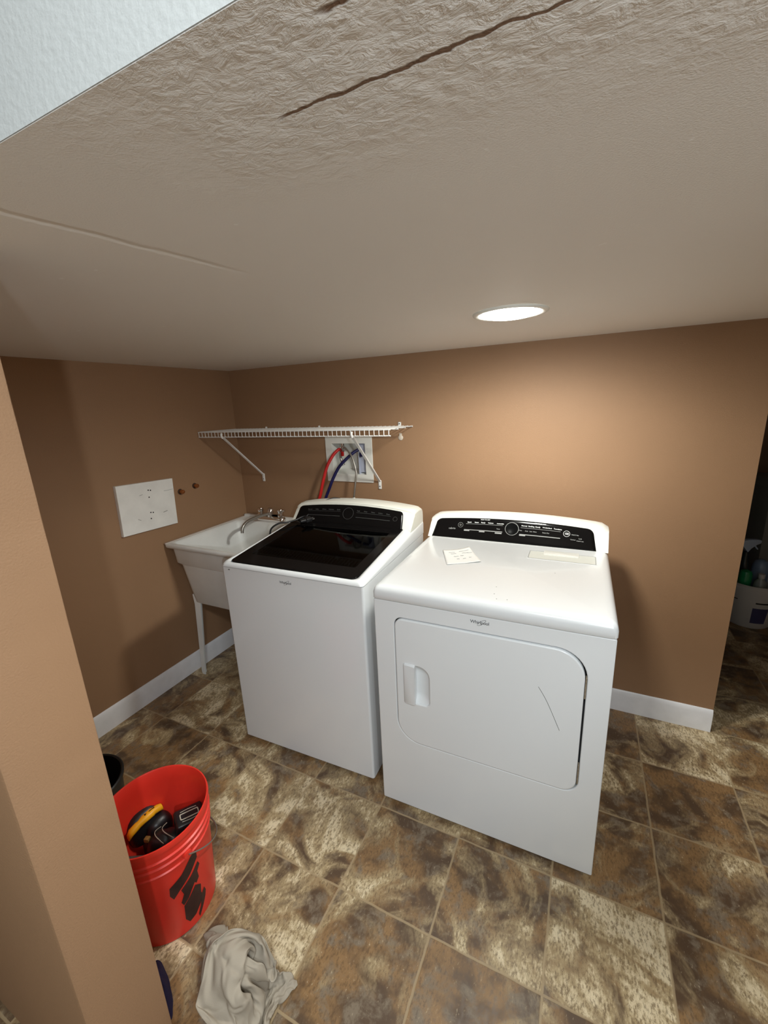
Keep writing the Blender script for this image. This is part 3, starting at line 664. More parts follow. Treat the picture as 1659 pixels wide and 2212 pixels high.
# ------------------------------------------------------------------ washer outlet box
ob = empty('washer_outlet_box', (0.834, 0, 1.218), 'white square washer outlet box in the wall with red and chrome valves', 'outlet box')
def L2(loop): return [(a-0.834, b-1.218) for a, b in loop]
me = plate([L2(rrect(0.681, 0.985, 1.0875, 1.346, 0.004, 3)), L2([(BX0+.003,BZ0+.003),(BX1-.003,BZ0+.003),(BX1-.003,BZ1-.003),(BX0+.003,BZ1-.003)])], 0.006, 0.0015, front_at(-0.0035)); link('face_frame', me, M['plastic_white'], ob, 35)
bm = bmesh.new(); x0, x1, z0, z1 = BX0-.834+.002, BX1-.834-.002, BZ0-1.218+.002, BZ1-1.218-.002; yb = 0.085
q = [bm.verts.new(p) for p in ((x0,0,z0),(x1,0,z0),(x1,0,z1),(x0,0,z1),(x0,yb,z0+.02),(x1,yb,z0+.02),(x1,yb,z1),(x0,yb,z1))]
for f in ((0,1,5,4),(1,2,6,5),(2,3,7,6),(3,0,4,7),(4,5,6,7)): bm.faces.new([q[i] for i in f])
build('box_cavity', bm, M['plastic_white'], ob, None)
bm = bmesh.new(); box(bm, 0.061, 0.106, 0.010, 0.083, -0.075, 0.088, 0.002); box(bm, 0.057, 0.062, 0.002, 0.083, -0.085, 0.088)
build('divider', bm, mat('pale_blue_grey_plastic', (0.42,0.45,0.55), 0.5), ob, None)
for nm, vx, m_h in (('hot_valve', -0.058, 'red_hose'), ('cold_valve', 0.066, 'blue_hose')):
    bm = bmesh.new(); lathe(bm, [(0.011,0),(0.011,0.02),(0.014,0.022),(0.014,0.034),(0.009,0.036),(0.009,0.052),(0,0.052)], n=18, M4=Matrix.Translation((vx, 0.028, 0.090)) @ Matrix.Rotation(PI,4,'X'))
    tube(bm, [(vx,0.03,0.052),(vx,0.018,0.052),(vx,0.006,0.050)], 0.011, 12, 2)
    vb = build(nm, bm, M['chrome'], ob, 45)
    bm = bmesh.new(); box(bm, vx+0.004, vx+0.020, -0.006, 0.010, 0.016, 0.042, 0.004); build('valve_handle', bm, M[m_h], vb, 40)
bm = bmesh.new(); tube(bm, [(-0.075,0.05,0.06),(-0.080,0.04,0.03),(-0.076,0.03,0.0),(-0.068,0.028,-0.022)], 0.008, 10, 5); tube(bm, [(-0.068,0.028,-0.02),(-0.060,0.027,-0.040)], 0.011, 8, 1)
build('stop_fitting', bm, M['steel'], ob, 50)

def hose(name, pts, r, m, label, cat):
    bm = bmesh.new(); tube(bm, pts, r, 14, 8); return tag(build(name, bm, m, smooth=60), label, cat)
hose('supply_hose', [(0.778,-0.006,1.276),(0.768,-0.022,1.268),(0.744,-0.040,1.236),(0.716,-0.060,1.178),(0.690,-0.076,1.088),(0.672,-0.082,1.02),(0.657,-0.084,0.972),(0.650,-0.086,0.86)], 0.0088, M['red_hose'], 'red hose curving from the outlet box down behind the washer', 'hose')
hose('supply_hose', [(0.902,-0.008,1.274),(0.882,-0.024,1.262),(0.848,-0.044,1.232),(0.802,-0.064,1.183),(0.766,-0.076,1.122),(0.738,-0.082,1.062),(0.698,-0.086,0.972),(0.680,-0.088,0.86)], 0.0088, M['blue_hose'], 'dark blue hose curving from the outlet box down behind the washer', 'hose')
gt = empty('grey_supply_tube', (0.9, -0.05, 1.1), 'thin grey tube with a white tip arching from the outlet box to the washer back', 'tube')
bm = bmesh.new(); tube(bm, [(-0.100,0.050,0.188),(-0.086,0.020,0.192),(-0.055,0.000,0.183),(-0.018,-0.014,0.150),(0.004,-0.022,0.105),(0.018,-0.030,0.055),(0.014,-0.034,0.010),(0.004,-0.036,-0.05),(-0.001,-0.038,-0.085)], 0.0052, 12, 8); build('tube', bm, M['steel'], gt, 60)
bm = bmesh.new(); lathe(bm, [(0.006,0.0),(0.008,-0.004),(0.0095,-0.012),(0.0095,-0.026),(0.013,-0.028),(0.013,-0.060),(0,-0.060)], (-0.002,-0.038,-0.083), 16); build('white_tip', bm, M['plastic_white'], gt, 40)

# power cord tossed over the washer's back corner
pc = empty('power_cord', (0.745, -0.37, 0.95), 'black power cord with plug lying over the washer\'s back left corner', 'cord')
O = Vector((0.745, -0.37, 0.95))
bm = bmesh.new()
tube(bm, [Vector(p)-O for p in ((0.905,-0.160,0.93),(0.905,-0.172,1.01),(0.890,-0.200,1.030),(0.858,-0.225,1.040),(0.830,-0.262,1.034),(0.808,-0.282,1.020),(0.775,-0.318,0.985),(0.748,-0.350,0.958),(0.745,-0.385,0.954),(0.775,-0.405,0.957),(0.782,-0.370,0.962),(0.752,-0.362,0.968),(0.728,-0.396,0.957),(0.704,-0.44,0.953),(0.672,-0.470,0.952),(0.640,-0.495,0.925),(0.632,-0.500,0.87))], 0.0045, 10, 8)
build('cable', bm, M['black'], pc, 60)
bm = bmesh.new(); box(bm, -0.018, 0.018, -0.014, 0.014, -0.010, 0.012, 0.005, 3); lathe(bm, [(0.009,0.0),(0.007,0.022),(0.0055,0.030)], n=12, M4=Matrix.Translation((-0.016,0,0.0)) @ Matrix.Rotation(-PI/2,4,'Y'))
pl = build('plug', bm, M['black'], pc, 40); pl.location = Vector((0.800,-0.392,0.962))-O; pl.rotation_euler = (0.2, 0.0, math.radians(70))
bm = bmesh.new()
for s in (-1, 1): box(bm, 0.017, 0.034, s*0.006-0.0008, s*0.006+0.0008, -0.003, 0.004)
build('prongs', bm, M['steel'], pl, None)

# ------------------------------------------------------------------ board and pipe stubs on the left wall
bd = empty('wall_board', (0.0006, -0.694, 1.051), 'white painted board with screw holes mounted on the left wall', 'board')
bm = bmesh.new()
q = [(-0.158,-0.120),(0.151,-0.131),(0.163,0.120),(-0.150,0.134)]
rings(bm, [[(x_, a, b) for a, b in q] for x_ in (0.0, 0.017)] + [[(0.019, a*0.99, b*0.988) for a, b in q]], True, True); build('panel', bm, M['board'], bd, 30)
for y_, z_ in ((0.012,0.084),(0.024,0.081),(0.010,0.047),(0.004,-0.033),(0.017,-0.036),(0.000,-0.065)):
    bm = bmesh.new(); lathe(bm, [(0,0),(0.0036,0),(0.0036,0.0008),(0,0.0008)], n=12, M4=Matrix.Translation((0.0188,y_,z_)) @ Matrix.Rotation(PI/2,4,'Y')); build('screw_hole', bm, M['black'], bd, None)
for y0_, z0_, y1_, z1_, r in ((0.075,-0.05,0.100,-0.046,0.0018),(-0.070,-0.052,-0.055,-0.060,0.0014),(0.10,0.062,0.155,0.062,0.0010),(-0.04,0.065,-0.022,0.068,0.0012)):
    bm = bmesh.new(); tube(bm, [(0.0186,y0_,z0_),(0.0186,y1_,z1_)], r, 5, 1); build('scuff', bm, M['mid_print'], bd, None)
for y_, z_, lab in ((-0.482,1.085,'capped copper pipe stub in the left wall, nearer the white board'),(-0.381,1.100,'capped copper pipe stub in the left wall, nearer the corner')):
    ps = empty('copper_pipe_stub', (0.0006, y_, z_), lab, 'pipe', group='copper pipe stubs in the left wall')
    RY = Matrix.Rotation(PI/2,4,'Y')
    bm = bmesh.new(); lathe(bm, [(0.0,0.0),(0.016,0.0),(0.0155,0.002),(0.009,0.003)], n=24, M4=RY); build('escutcheon', bm, mat('dark_gap_round', (0.05,0.025,0.012), 0.7), ps, 40)
    bm = bmesh.new(); lathe(bm, [(0.0095,0.001),(0.0095,0.014),(0.0115,0.014),(0.0115,0.024),(0.0085,0.029),(0,0.0305)], n=24, M4=RY); build('pipe_cap', bm, M['copper'], ps, 40)

# ------------------------------------------------------------------ red bucket and the tools in it
BC = Vector((0.950, -1.487, 0)); BH = 0.372
bk = empty('red_bucket', BC, 'red plastic bucket holding black and yellow tools, behind the wall end', 'bucket')
bm = bmesh.new()
lathe(bm, [(0,0.004),(0.118,0.004),(0.122,0.0),(0.127,0.003),(0.128,0.02),(0.1425,0.270),(0.1465,0.271),(0.1475,0.276),(0.1440,0.279),(0.1440,0.296),(0.149,0.298),(0.150,0.304),(0.1455,0.307),(0.1460,0.318),(0.151,0.320),(0.152,0.327),(0.1475,0.330),(0.1485,0.352),(0.153,0.354),(0.1545,0.364),(0.153,BH),(0.1495,BH+0.0005),(0.1475,BH-0.003),(0.1445,0.33),(0.140,0.27),(0.1255,0.02),(0.120,0.010),(0,0.010)], n=72)
build('pail', bm, M['bucket_red'], bk, 40)
def wrap(poly_sets, name, m_, parent, rfun, off=0.0012):
    """flat print wrapped on the bucket wall: (angle deg, z) polygons"""
    bm = bmesh.new()
    for poly in poly_sets:
        me = plate([poly], 0.0002, 0); b2 = bmesh.new(); b2.from_mesh(me); bpy.data.meshes.remove(me)
        bmesh.ops.triangulate(b2, faces=b2.faces); bmesh.ops.subdivide_edges(b2, edges=b2.edges, cuts=3, use_grid_fill=True)
        for v in b2.verts:
            a = math.radians(v.co.x); z = v.co.y/100; r = rfun(z)+off+v.co.z*0.2
            v.co = (r*math.cos(a), r*math.sin(a), z)
        t_ = bpy.data.meshes.new('t'); b2.to_mesh(t_); b2.free(); bm.from_mesh(t_); bpy.data.meshes.remove(t_)
    return build(name, bm, m_, parent, 180)
rb = lambda z: 0.128+(0.1425-0.128)*(z-0.02)/0.25
EM = [[(-19,20.6),(-6,22.6),(8,26.6),(13,26.0),(13,23.4),(2,20.0),(-10,17.6),(-17,15.8),(-20,17.8)],
      [(-9,17.2),(4,19.4),(13,21.6),(15,20.0),(11,18.4),(12,15.8),(8,14.6),(6,15.6),(2,14.2),(-3,12.2),(-9,11.0),(-11,12.6),(-7,15.0)],
      [(-9,10.6),(-2,12.2),(6,14.4),(13,12.4),(12,9.2),(14,7.6),(9,5.6),(2,3.6),(-6,3.0),(-10,5.2)],
      [(12,8.2),(17,9.6),(19,7.8),(17,5.8),(12,3.4),(6,1.0),(5,2.4),(9,4.6)]]
wrap([[(-9+1.1*a_, z_+0.4) for a_, z_ in L] for L in EM], 'printed_emblem', M['bucket_print'], bk, rb)
bm = bmesh.new(); pts = []
for i in range(25):
    a = math.radians(-6 + 180*i/24); pts.append((0.156*math.cos(a), 0.156*math.sin(a), 0.292 - 0.115*math.sin(PI*i/24)))
tube(bm, pts, 0.0022, 8, 2); build('bail_wire', bm, M['steel'], bk, 60)
for a in (-6, 174):
    bm = bmesh.new(); c = math.radians(a); lathe(bm, [(0.014,0),(0.012,0.010),(0,0.011)], n=16, M4=Matrix.Translation((0.1440*math.cos(c),0.1440*math.sin(c),0.289)) @ Matrix.Rotation(c,4,'Z') @ Matrix.Rotation(PI/2,4,'Y')); build('bail_ear', bm, M['bucket_red'], bk, 40)

def blob(bm, c, r, seg=20, ringn=12, rot=None, sq=1.0, mi=0):
    ret = bmesh.ops.create_uvsphere(bm, u_segments=seg, v_segments=ringn, radius=1.0)
    Rm = rot or Matrix.Identity(4)
    for v in ret['verts']:
        p = v.co
        if sq != 1: p = Vector([math.copysign(abs(k)**sq, k) for k in p])
        v.co = Vector(c) + (Rm @ Vector((p.x*r[0], p.y*r[1], p.z*r[2])))
# drill standing grip-up with a yellow housing
dl = empty('cordless_drill', (0.838, -1.458, 0.115), 'black and yellow cordless drill at the left in the red bucket', 'drill', math.radians(84))
bm = bmesh.new(); blob(bm, (0,0.026,0.085), (0.056,0.034,0.060), sq=0.75); blob(bm, (0.030,-0.006,0.060), (0.042,0.036,0.050), sq=0.8); blob(bm, (0.0,0.0,-0.01), (0.022,0.026,0.085), sq=0.7); build('motor_housing', bm, M['tool_black'], dl, 60)
bm = bmesh.new(); loops = []
for (x_, hw, z_) in ((-0.060,0.008,0.122),(-0.050,0.013,0.132),(-0.030,0.012,0.137),(-0.022,0.010,0.138),(-0.008,0.014,0.142),(0.020,0.015,0.143),(0.026,0.011,0.142),(0.040,0.012,0.140),(0.052,0.010,0.134)):
    loops.append([(x_, -0.004+hw*math.cos(t), z_-0.010+0.012*math.sin(t)) for t in [2*PI*k/14 for k in range(14)]])
rings(bm, loops, True, True); yh = build('yellow_housing', bm, M['yellow'], dl, 50)
bm = bmesh.new(); lathe(bm, [(0,0),(0.0050,0),(0.004,0.0012),(0,0.0012)], (0.000,-0.004,0.1440), 3); box(bm, 0.012,0.030,-0.006,-0.004,0.1425,0.1462); build('housing_mark', bm, M['black'], yh, None)
# battery pack with outlined label
bt = empty('battery_pack', (0.958, -1.404, 0.145), 'black battery pack with outlined label leaning on the bucket\'s right wall', 'battery', math.radians(58))
bt.rotation_euler = (math.radians(8), math.radians(6), math.radians(62))
bm = bmesh.new(); box(bm, -0.042,0.042,-0.032,0.032,0.075,0.122,0.007,3); build('pack_top', bm, M['tool_black'], bt, 40)
bm = bmesh.new(); box(bm, -0.036,0.036,-0.028,0.028,0.0,0.076,0.004,2); build('pack_body', bm, M['brown_label'], bt, 40)
me = plate([rrect(-0.030,0.026,-0.011,0.011,0.004,3), rrect(-0.027,0.023,-0.008,0.008,0.003,3)], 0.0008, 0, Matrix.Translation((0.002,0,0.1223))); link('label_outline', me, M['pipe_line'], bt)
bm = bmesh.new()
for s in (-1,1): tube(bm, [(-0.024,s*0.017,0.1222),(0.0,s*0.019,0.1222),(0.024,s*0.017,0.1222)], 0.0010, 5, 3)
build('edge_line', bm, M['pipe_line'], bt, 60)
# tool pouch with pale piping
tp = empty('tool_pouch', (0.914, -1.462, 0.085), 'black fabric tool pouch with pale piping in the middle of the bucket', 'pouch', math.radians(20))
bm = bmesh.new(); blob(bm, (0,0,0.070), (0.050,0.036,0.068), sq=0.8); blob(bm, (0.024,0.010,0.105), (0.036,0.028,0.030), sq=0.85); build('pouch_body', bm, M['tool_black'], tp, 60)
bm = bmesh.new()
tube(bm, [(-0.022,0.030,0.125),(-0.024,0.006,0.136),(-0.010,-0.012,0.140),(0.020,-0.022,0.125)], 0.0012, 6, 5); tube(bm, [(-0.002,0.034,0.138),(-0.004,0.014,0.142),(0.012,0.000,0.143),(0.046,-0.006,0.130)], 0.0012, 6, 5)
build('piping', bm, M['pipe_line'], tp, 60)
bm = bmesh.new(); box(bm, -0.050,-0.034,-0.018,-0.004,0.116,0.130,0.002); build('leather_tab', bm, M['brown_label'], tp, 40)
# headlamp-like goggle and ribbed case low in front
gg = empty('work_light', (0.955, -1.525, 0.085), 'small dark work light with a clear lens low in the bucket', 'work light')
bm = bmesh.new(); blob(bm, (0,0,0.085), (0.036,0.028,0.040), sq=0.85); build('light_body', bm, M['tool_black'], gg, 60)
bm = bmesh.new(); blob(bm, (0.014,0.004,0.120), (0.014,0.010,0.010)); build('light_lens', bm, mat('dark_glass_lens', (0.05,0.05,0.08), 0.1), gg, 60)
rc_ = empty('ribbed_case', (0.906, -1.578, 0.103), 'grey-green ribbed plastic case at the front of the red bucket', 'case', math.radians(28))
bm = bmesh.new(); box(bm, -0.060,0.060,-0.026,0.026,0.0,0.135,0.008,3); build('case_body', bm, M['tool_grey'], rc_, 40)
bm = bmesh.new()
for i in range(9): box(bm, -0.050+0.0115*i,-0.045+0.0115*i,-0.0285,-0.024,0.02,0.128,0.001)
build('ribs', bm, M['tool_grey'], rc_, None)

# black pail farther back, mostly behind the wall end
bp = empty('black_pail', (0.565, -1.495, 0), 'small black pail on the floor behind the red bucket', 'pail')
bm = bmesh.new(); lathe(bm, [(0,0.003),(0.095,0.003),(0.100,0.0),(0.104,0.006),(0.122,0.285),(0.129,0.287),(0.130,0.298),(0.126,0.301),(0.121,0.298),(0.119,0.280),(0.101,0.012),(0,0.010)], n=56); build('pail_body', bm, M['pail_black'], bp, 40)
bm = bmesh.new(); tube(bm, [(0.1315*math.cos(math.radians(20-180*i/16)), 0.1315*math.sin(math.radians(20-180*i/16)), 0.262-0.10*math.sin(PI*i/16)) for i in range(17)], 0.002, 6, 2); build('bail_wire', bm, M['steel'], bp, 60)

# ------------------------------------------------------------------ cloth on the floor
# draped heap: the cloth's grid of points in millimetres, row by row
CLOTH_ROWS, CLOTH_COLS = 37, 39
CLOTH_X = (
    90, 75, 66, 71, 69, 65, 54, 32, 8, 5, -10, -28, -41, -45, -55, -57, -50, -59, -59, -47, -53, -45, -39, -30, -16, 21, 60, 72, 79, 77, 86, 93, 97, 100, 102, 104, 102, 107, 112,
    91, 76, 72, 64, 68, 65, 45, 25, 25, 21, 9, -15, -44, -57, -53, -61, -58, -57, -50, -49, -42, -33, -33, -24, -4, 32, 66, 75, 74, 83, 88, 94, 100, 103, 105, 107, 112, 111, 117,
    87, 76, 72, 69, 64, 63, 45, 42, 32, 31, 26, 0, -22, -50, -62, -46, -54, -58, -52, -38, -29, -22, -28, -17, 5, 37, 67, 74, 79, 79, 91, 98, 101, 107, 110, 112, 114, 119, 122,
    81, 72, 70, 72, 70, 62, 62, 54, 49, 38, 42, 20, -12, -36, -46, -51, -47, -43, -40, -26, -25, -13, -20, -10, 15, 47, 65, 76, 76, 82, 89, 99, 101, 107, 111, 111, 116, 118, 125,
    74, 69, 65, 67, 69, 67, 62, 60, 40, 38, 30, 17, -1, -21, -39, -38, -31, -33, -30, -17, -6, -8, -1, 2, 23, 56, 67, 77, 76, 82, 84, 92, 102, 107, 112, 117, 117, 120, 127,
    70, 63, 61, 62, 64, 62, 52, 45, 39, 28, 23, 13, -8, -14, -25, -22, -22, -18, -14, -6, 0, 6, 13, 15, 31, 54, 70, 80, 79, 83, 88, 94, 101, 109, 114, 119, 121, 124, 128,
    66, 51, 59, 52, 46, 45, 57, 39, 27, 28, 15, 2, -4, -6, -12, -14, -11, -8, -3, 3, 9, 12, 19, 22, 35, 60, 70, 78, 79, 85, 90, 94, 102, 110, 116, 118, 122, 125, 129,
    60, 48, 46, 43, 38, 43, 43, 43, 26, 17, 21, 16, 6, 5, 4, -2, -2, 2, 4, 10, 22, 23, 27, 34, 45, 61, 73, 81, 85, 84, 90, 90, 99, 107, 114, 117, 122, 125, 129,
    51, 49, 34, 41, 40, 35, 41, 39, 34, 11, 8, 9, 7, 6, 8, 11, 4, 5, 11, 17, 25, 35, 32, 34, 52, 63, 73, 82, 85, 87, 90, 85, 96, 105, 114, 119, 124, 125, 128,
    41, 46, 34, 32, 27, 31, 29, 28, 28, 17, 15, 16, 21, 22, 23, 17, 20, 18, 20, 25, 37, 42, 46, 45, 59, 70, 73, 76, 78, 83, 86, 85, 95, 106, 115, 118, 122, 126, 128,
    32, 39, 39, 29, 26, 29, 22, 26, 37, 29, 28, 28, 33, 33, 38, 32, 25, 26, 33, 29, 42, 52, 54, 59, 53, 65, 75, 78, 77, 80, 81, 87, 94, 104, 113, 118, 122, 126, 128,
    23, 29, 30, 26, 24, 23, 23, 18, 21, 31, 34, 36, 35, 24, 21, 46, 41, 34, 42, 37, 49, 64, 61, 66, 63, 70, 75, 76, 82, 82, 79, 84, 95, 105, 112, 117, 119, 122, 124,
    22, 19, 22, 24, 20, 17, 15, 15, 10, 19, 22, 21, 19, 26, 35, 30, 48, 41, 45, 41, 53, 68, 69, 72, 65, 75, 84, 84, 82, 84, 82, 87, 97, 104, 110, 113, 118, 123, 125,
    21, 19, 18, 11, 18, 14, 14, 5, 5, 12, 7, 9, 11, 16, 19, 26, 46, 50, 38, 46, 62, 67, 73, 77, 71, 74, 85, 83, 84, 89, 85, 91, 97, 107, 111, 115, 120, 120, 124,
    18, 10, 8, 5, 11, 13, 0, -8, 0, 1, 3, 2, -1, -1, 4, 18, 30, 43, 50, 53, 64, 70, 73, 73, 76, 82, 85, 86, 90, 92, 88, 95, 99, 106, 111, 115, 120, 121, 125,
    6, 4, -3, 2, 4, -3, -4, -19, -15, -8, -6, -10, -11, -9, -4, 12, 26, 33, 40, 48, 60, 65, 71, 78, 73, 88, 89, 91, 94, 91, 89, 98, 103, 111, 112, 115, 118, 122, 125,
    -4, 0, -13, -6, -6, -15, -16, -20, -21, -15, -12, -22, -20, -21, -18, -3, 12, 19, 27, 50, 55, 65, 71, 81, 75, 86, 94, 90, 95, 89, 94, 102, 109, 114, 115, 114, 119, 122, 123,
    -17, -15, -13, -13, -19, -19, -21, -24, -27, -22, -27, -28, -34, -38, -31, -17, 0, 5, 18, 44, 53, 66, 69, 78, 80, 89, 91, 94, 96, 92, 97, 105, 107, 108, 114, 113, 116, 121, 127,
    -13, -19, -18, -22, -29, -27, -28, -28, -34, -32, -38, -38, -45, -43, -43, -28, -9, -6, 9, 38, 61, 64, 67, 77, 84, 94, 88, 92, 91, 95, 98, 106, 103, 104, 111, 114, 116, 121, 126,
    -109, -103, -92, -89, -33, -35, -42, -39, -42, -45, -44, -54, -53, -59, -52, -35, -17, -11, 3, 27, 58, 61, 67, 73, 85, 96, 92, 92, 97, 93, 99, 103, 102, 103, 109, 116, 119, 120, 123,
    -106, -96, -92, -92, -79, -83, -72, -66, -57, -56, -56, -62, -69, -63, -60, -43, -24, -21, 0, 18, 44, 61, 63, 75, 83, 95, 96, 95, 97, 92, 96, 99, 105, 101, 108, 115, 120, 119, 118,
    -107, -99, -101, -90, -94, -95, -84, -70, -69, -65, -70, -68, -79, -74, -65, -46, -34, -26, -11, 10, 45, 58, 62, 71, 83, 94, 91, 95, 92, 95, 92, 95, 100, 98, 104, 111, 113, 116, 114,
    -116, -107, -105, -104, -104, -107, -86, -82, -83, -77, -82, -81, -78, -84, -70, -53, -40, -30, -20, 6, 34, 48, 59, 68, 79, 89, 94, 91, 92, 88, 87, 91, 98, 97, 101, 107, 108, 109, 108,
    -123, -120, -114, -117, -120, -112, -93, -95, -99, -92, -86, -96, -88, -78, -71, -63, -44, -42, -33, -7, 30, 48, 52, 65, 79, 87, 90, 89, 86, 82, 85, 89, 94, 94, 100, 103, 102, 105, 110,
    -137, -130, -128, -125, -132, -119, -104, -102, -100, -108, -99, -92, -83, -93, -83, -68, -53, -49, -39, -12, 20, 41, 50, 65, 79, 82, 86, 81, 84, 85, 81, 87, 89, 91, 99, 100, 101, 105, 108,
    -151, -137, -142, -134, -134, -121, -108, -101, -111, -103, -106, -95, -96, -92, -73, -65, -53, -48, -36, -18, 23, 44, 56, 61, 73, 81, 78, 79, 76, 78, 82, 83, 85, 94, 97, 102, 98, 103, 108,
    -161, -137, -142, -138, -122, -115, -100, -101, -105, -95, -104, -87, -95, -76, -74, -59, -54, -44, -36, -16, 19, 49, 50, 65, 73, 74, 72, 75, 72, 75, 79, 80, 86, 90, 94, 101, 98, 101, 105,
    -176, -151, -126, -131, -121, -109, -86, -99, -94, -93, -90, -84, -84, -82, -67, -60, -57, -51, -42, -14, 24, 49, 60, 65, 70, 69, 71, 72, 71, 72, 77, 83, 86, 89, 94, 97, 101, 103, 108,
    -186, -157, -127, -122, -110, -101, -83, -105, -86, -89, -85, -89, -87, -73, -67, -52, -54, -45, -39, -11, 27, 44, 56, 60, 65, 65, 65, 68, 71, 72, 78, 83, 85, 90, 96, 101, 106, 105, 106,
    -177, -152, -122, -110, -99, -92, -81, -98, -90, -89, -86, -87, -82, -77, -57, -49, -50, -43, -36, -6, 24, 44, 47, 48, 59, 60, 65, 64, 68, 73, 76, 84, 89, 92, 98, 100, 105, 109, 107,
    -171, -145, -120, -96, -103, -85, -80, -96, -79, -79, -82, -74, -74, -75, -60, -58, -45, -42, -27, 3, 36, 32, 44, 41, 52, 62, 60, 61, 67, 72, 77, 85, 93, 93, 100, 104, 107, 110, 115,
    -159, -139, -114, -92, -95, -83, -83, -87, -77, -81, -79, -62, -74, -70, -57, -59, -54, -44, -24, 11, 36, 44, 40, 47, 46, 58, 55, 63, 65, 69, 77, 87, 95, 98, 101, 103, 107, 110, 118,
    -148, -130, -104, -97, -88, -76, -79, -86, -80, -73, -76, -66, -76, -64, -59, -50, -50, -40, -15, 20, 30, 47, 46, 59, 56, 56, 62, 64, 66, 72, 79, 86, 95, 98, 101, 107, 110, 114, 121,
    -141, -124, -109, -93, -83, -78, -78, -84, -70, -66, -66, -68, -76, -63, -52, -49, -53, -35, -4, 22, 46, 47, 61, 59, 64, 64, 67, 68, 69, 71, 80, 86, 94, 101, 103, 111, 113, 117, 125,
    -145, -123, -103, -94, -86, -76, -68, -83, -62, -64, -59, -80, -70, -68, -56, -45, -49, -32, 6, 32, 46, 60, 63, 66, 68, 70, 72, 75, 72, 75, 78, 86, 95, 100, 106, 111, 116, 120, 126,
    -137, -123, -104, -85, -79, -73, -57, -74, -58, -56, -63, -75, -67, -56, -60, -56, -46, -25, 12, 43, 59, 55, 68, 72, 76, 77, 76, 80, 78, 79, 80, 86, 93, 99, 109, 113, 118, 119, 127,
    -143, -123, -101, -84, -88, -75, -62, -61, -58, -60, -61, -62, -78, -58, -47, -53, -56, -21, 15, 43, 52, 65, 66, 73, 76, 80, 83, 82, 84, 84, 84, 86, 91, 101, 109, 114, 119, 120, 129,)
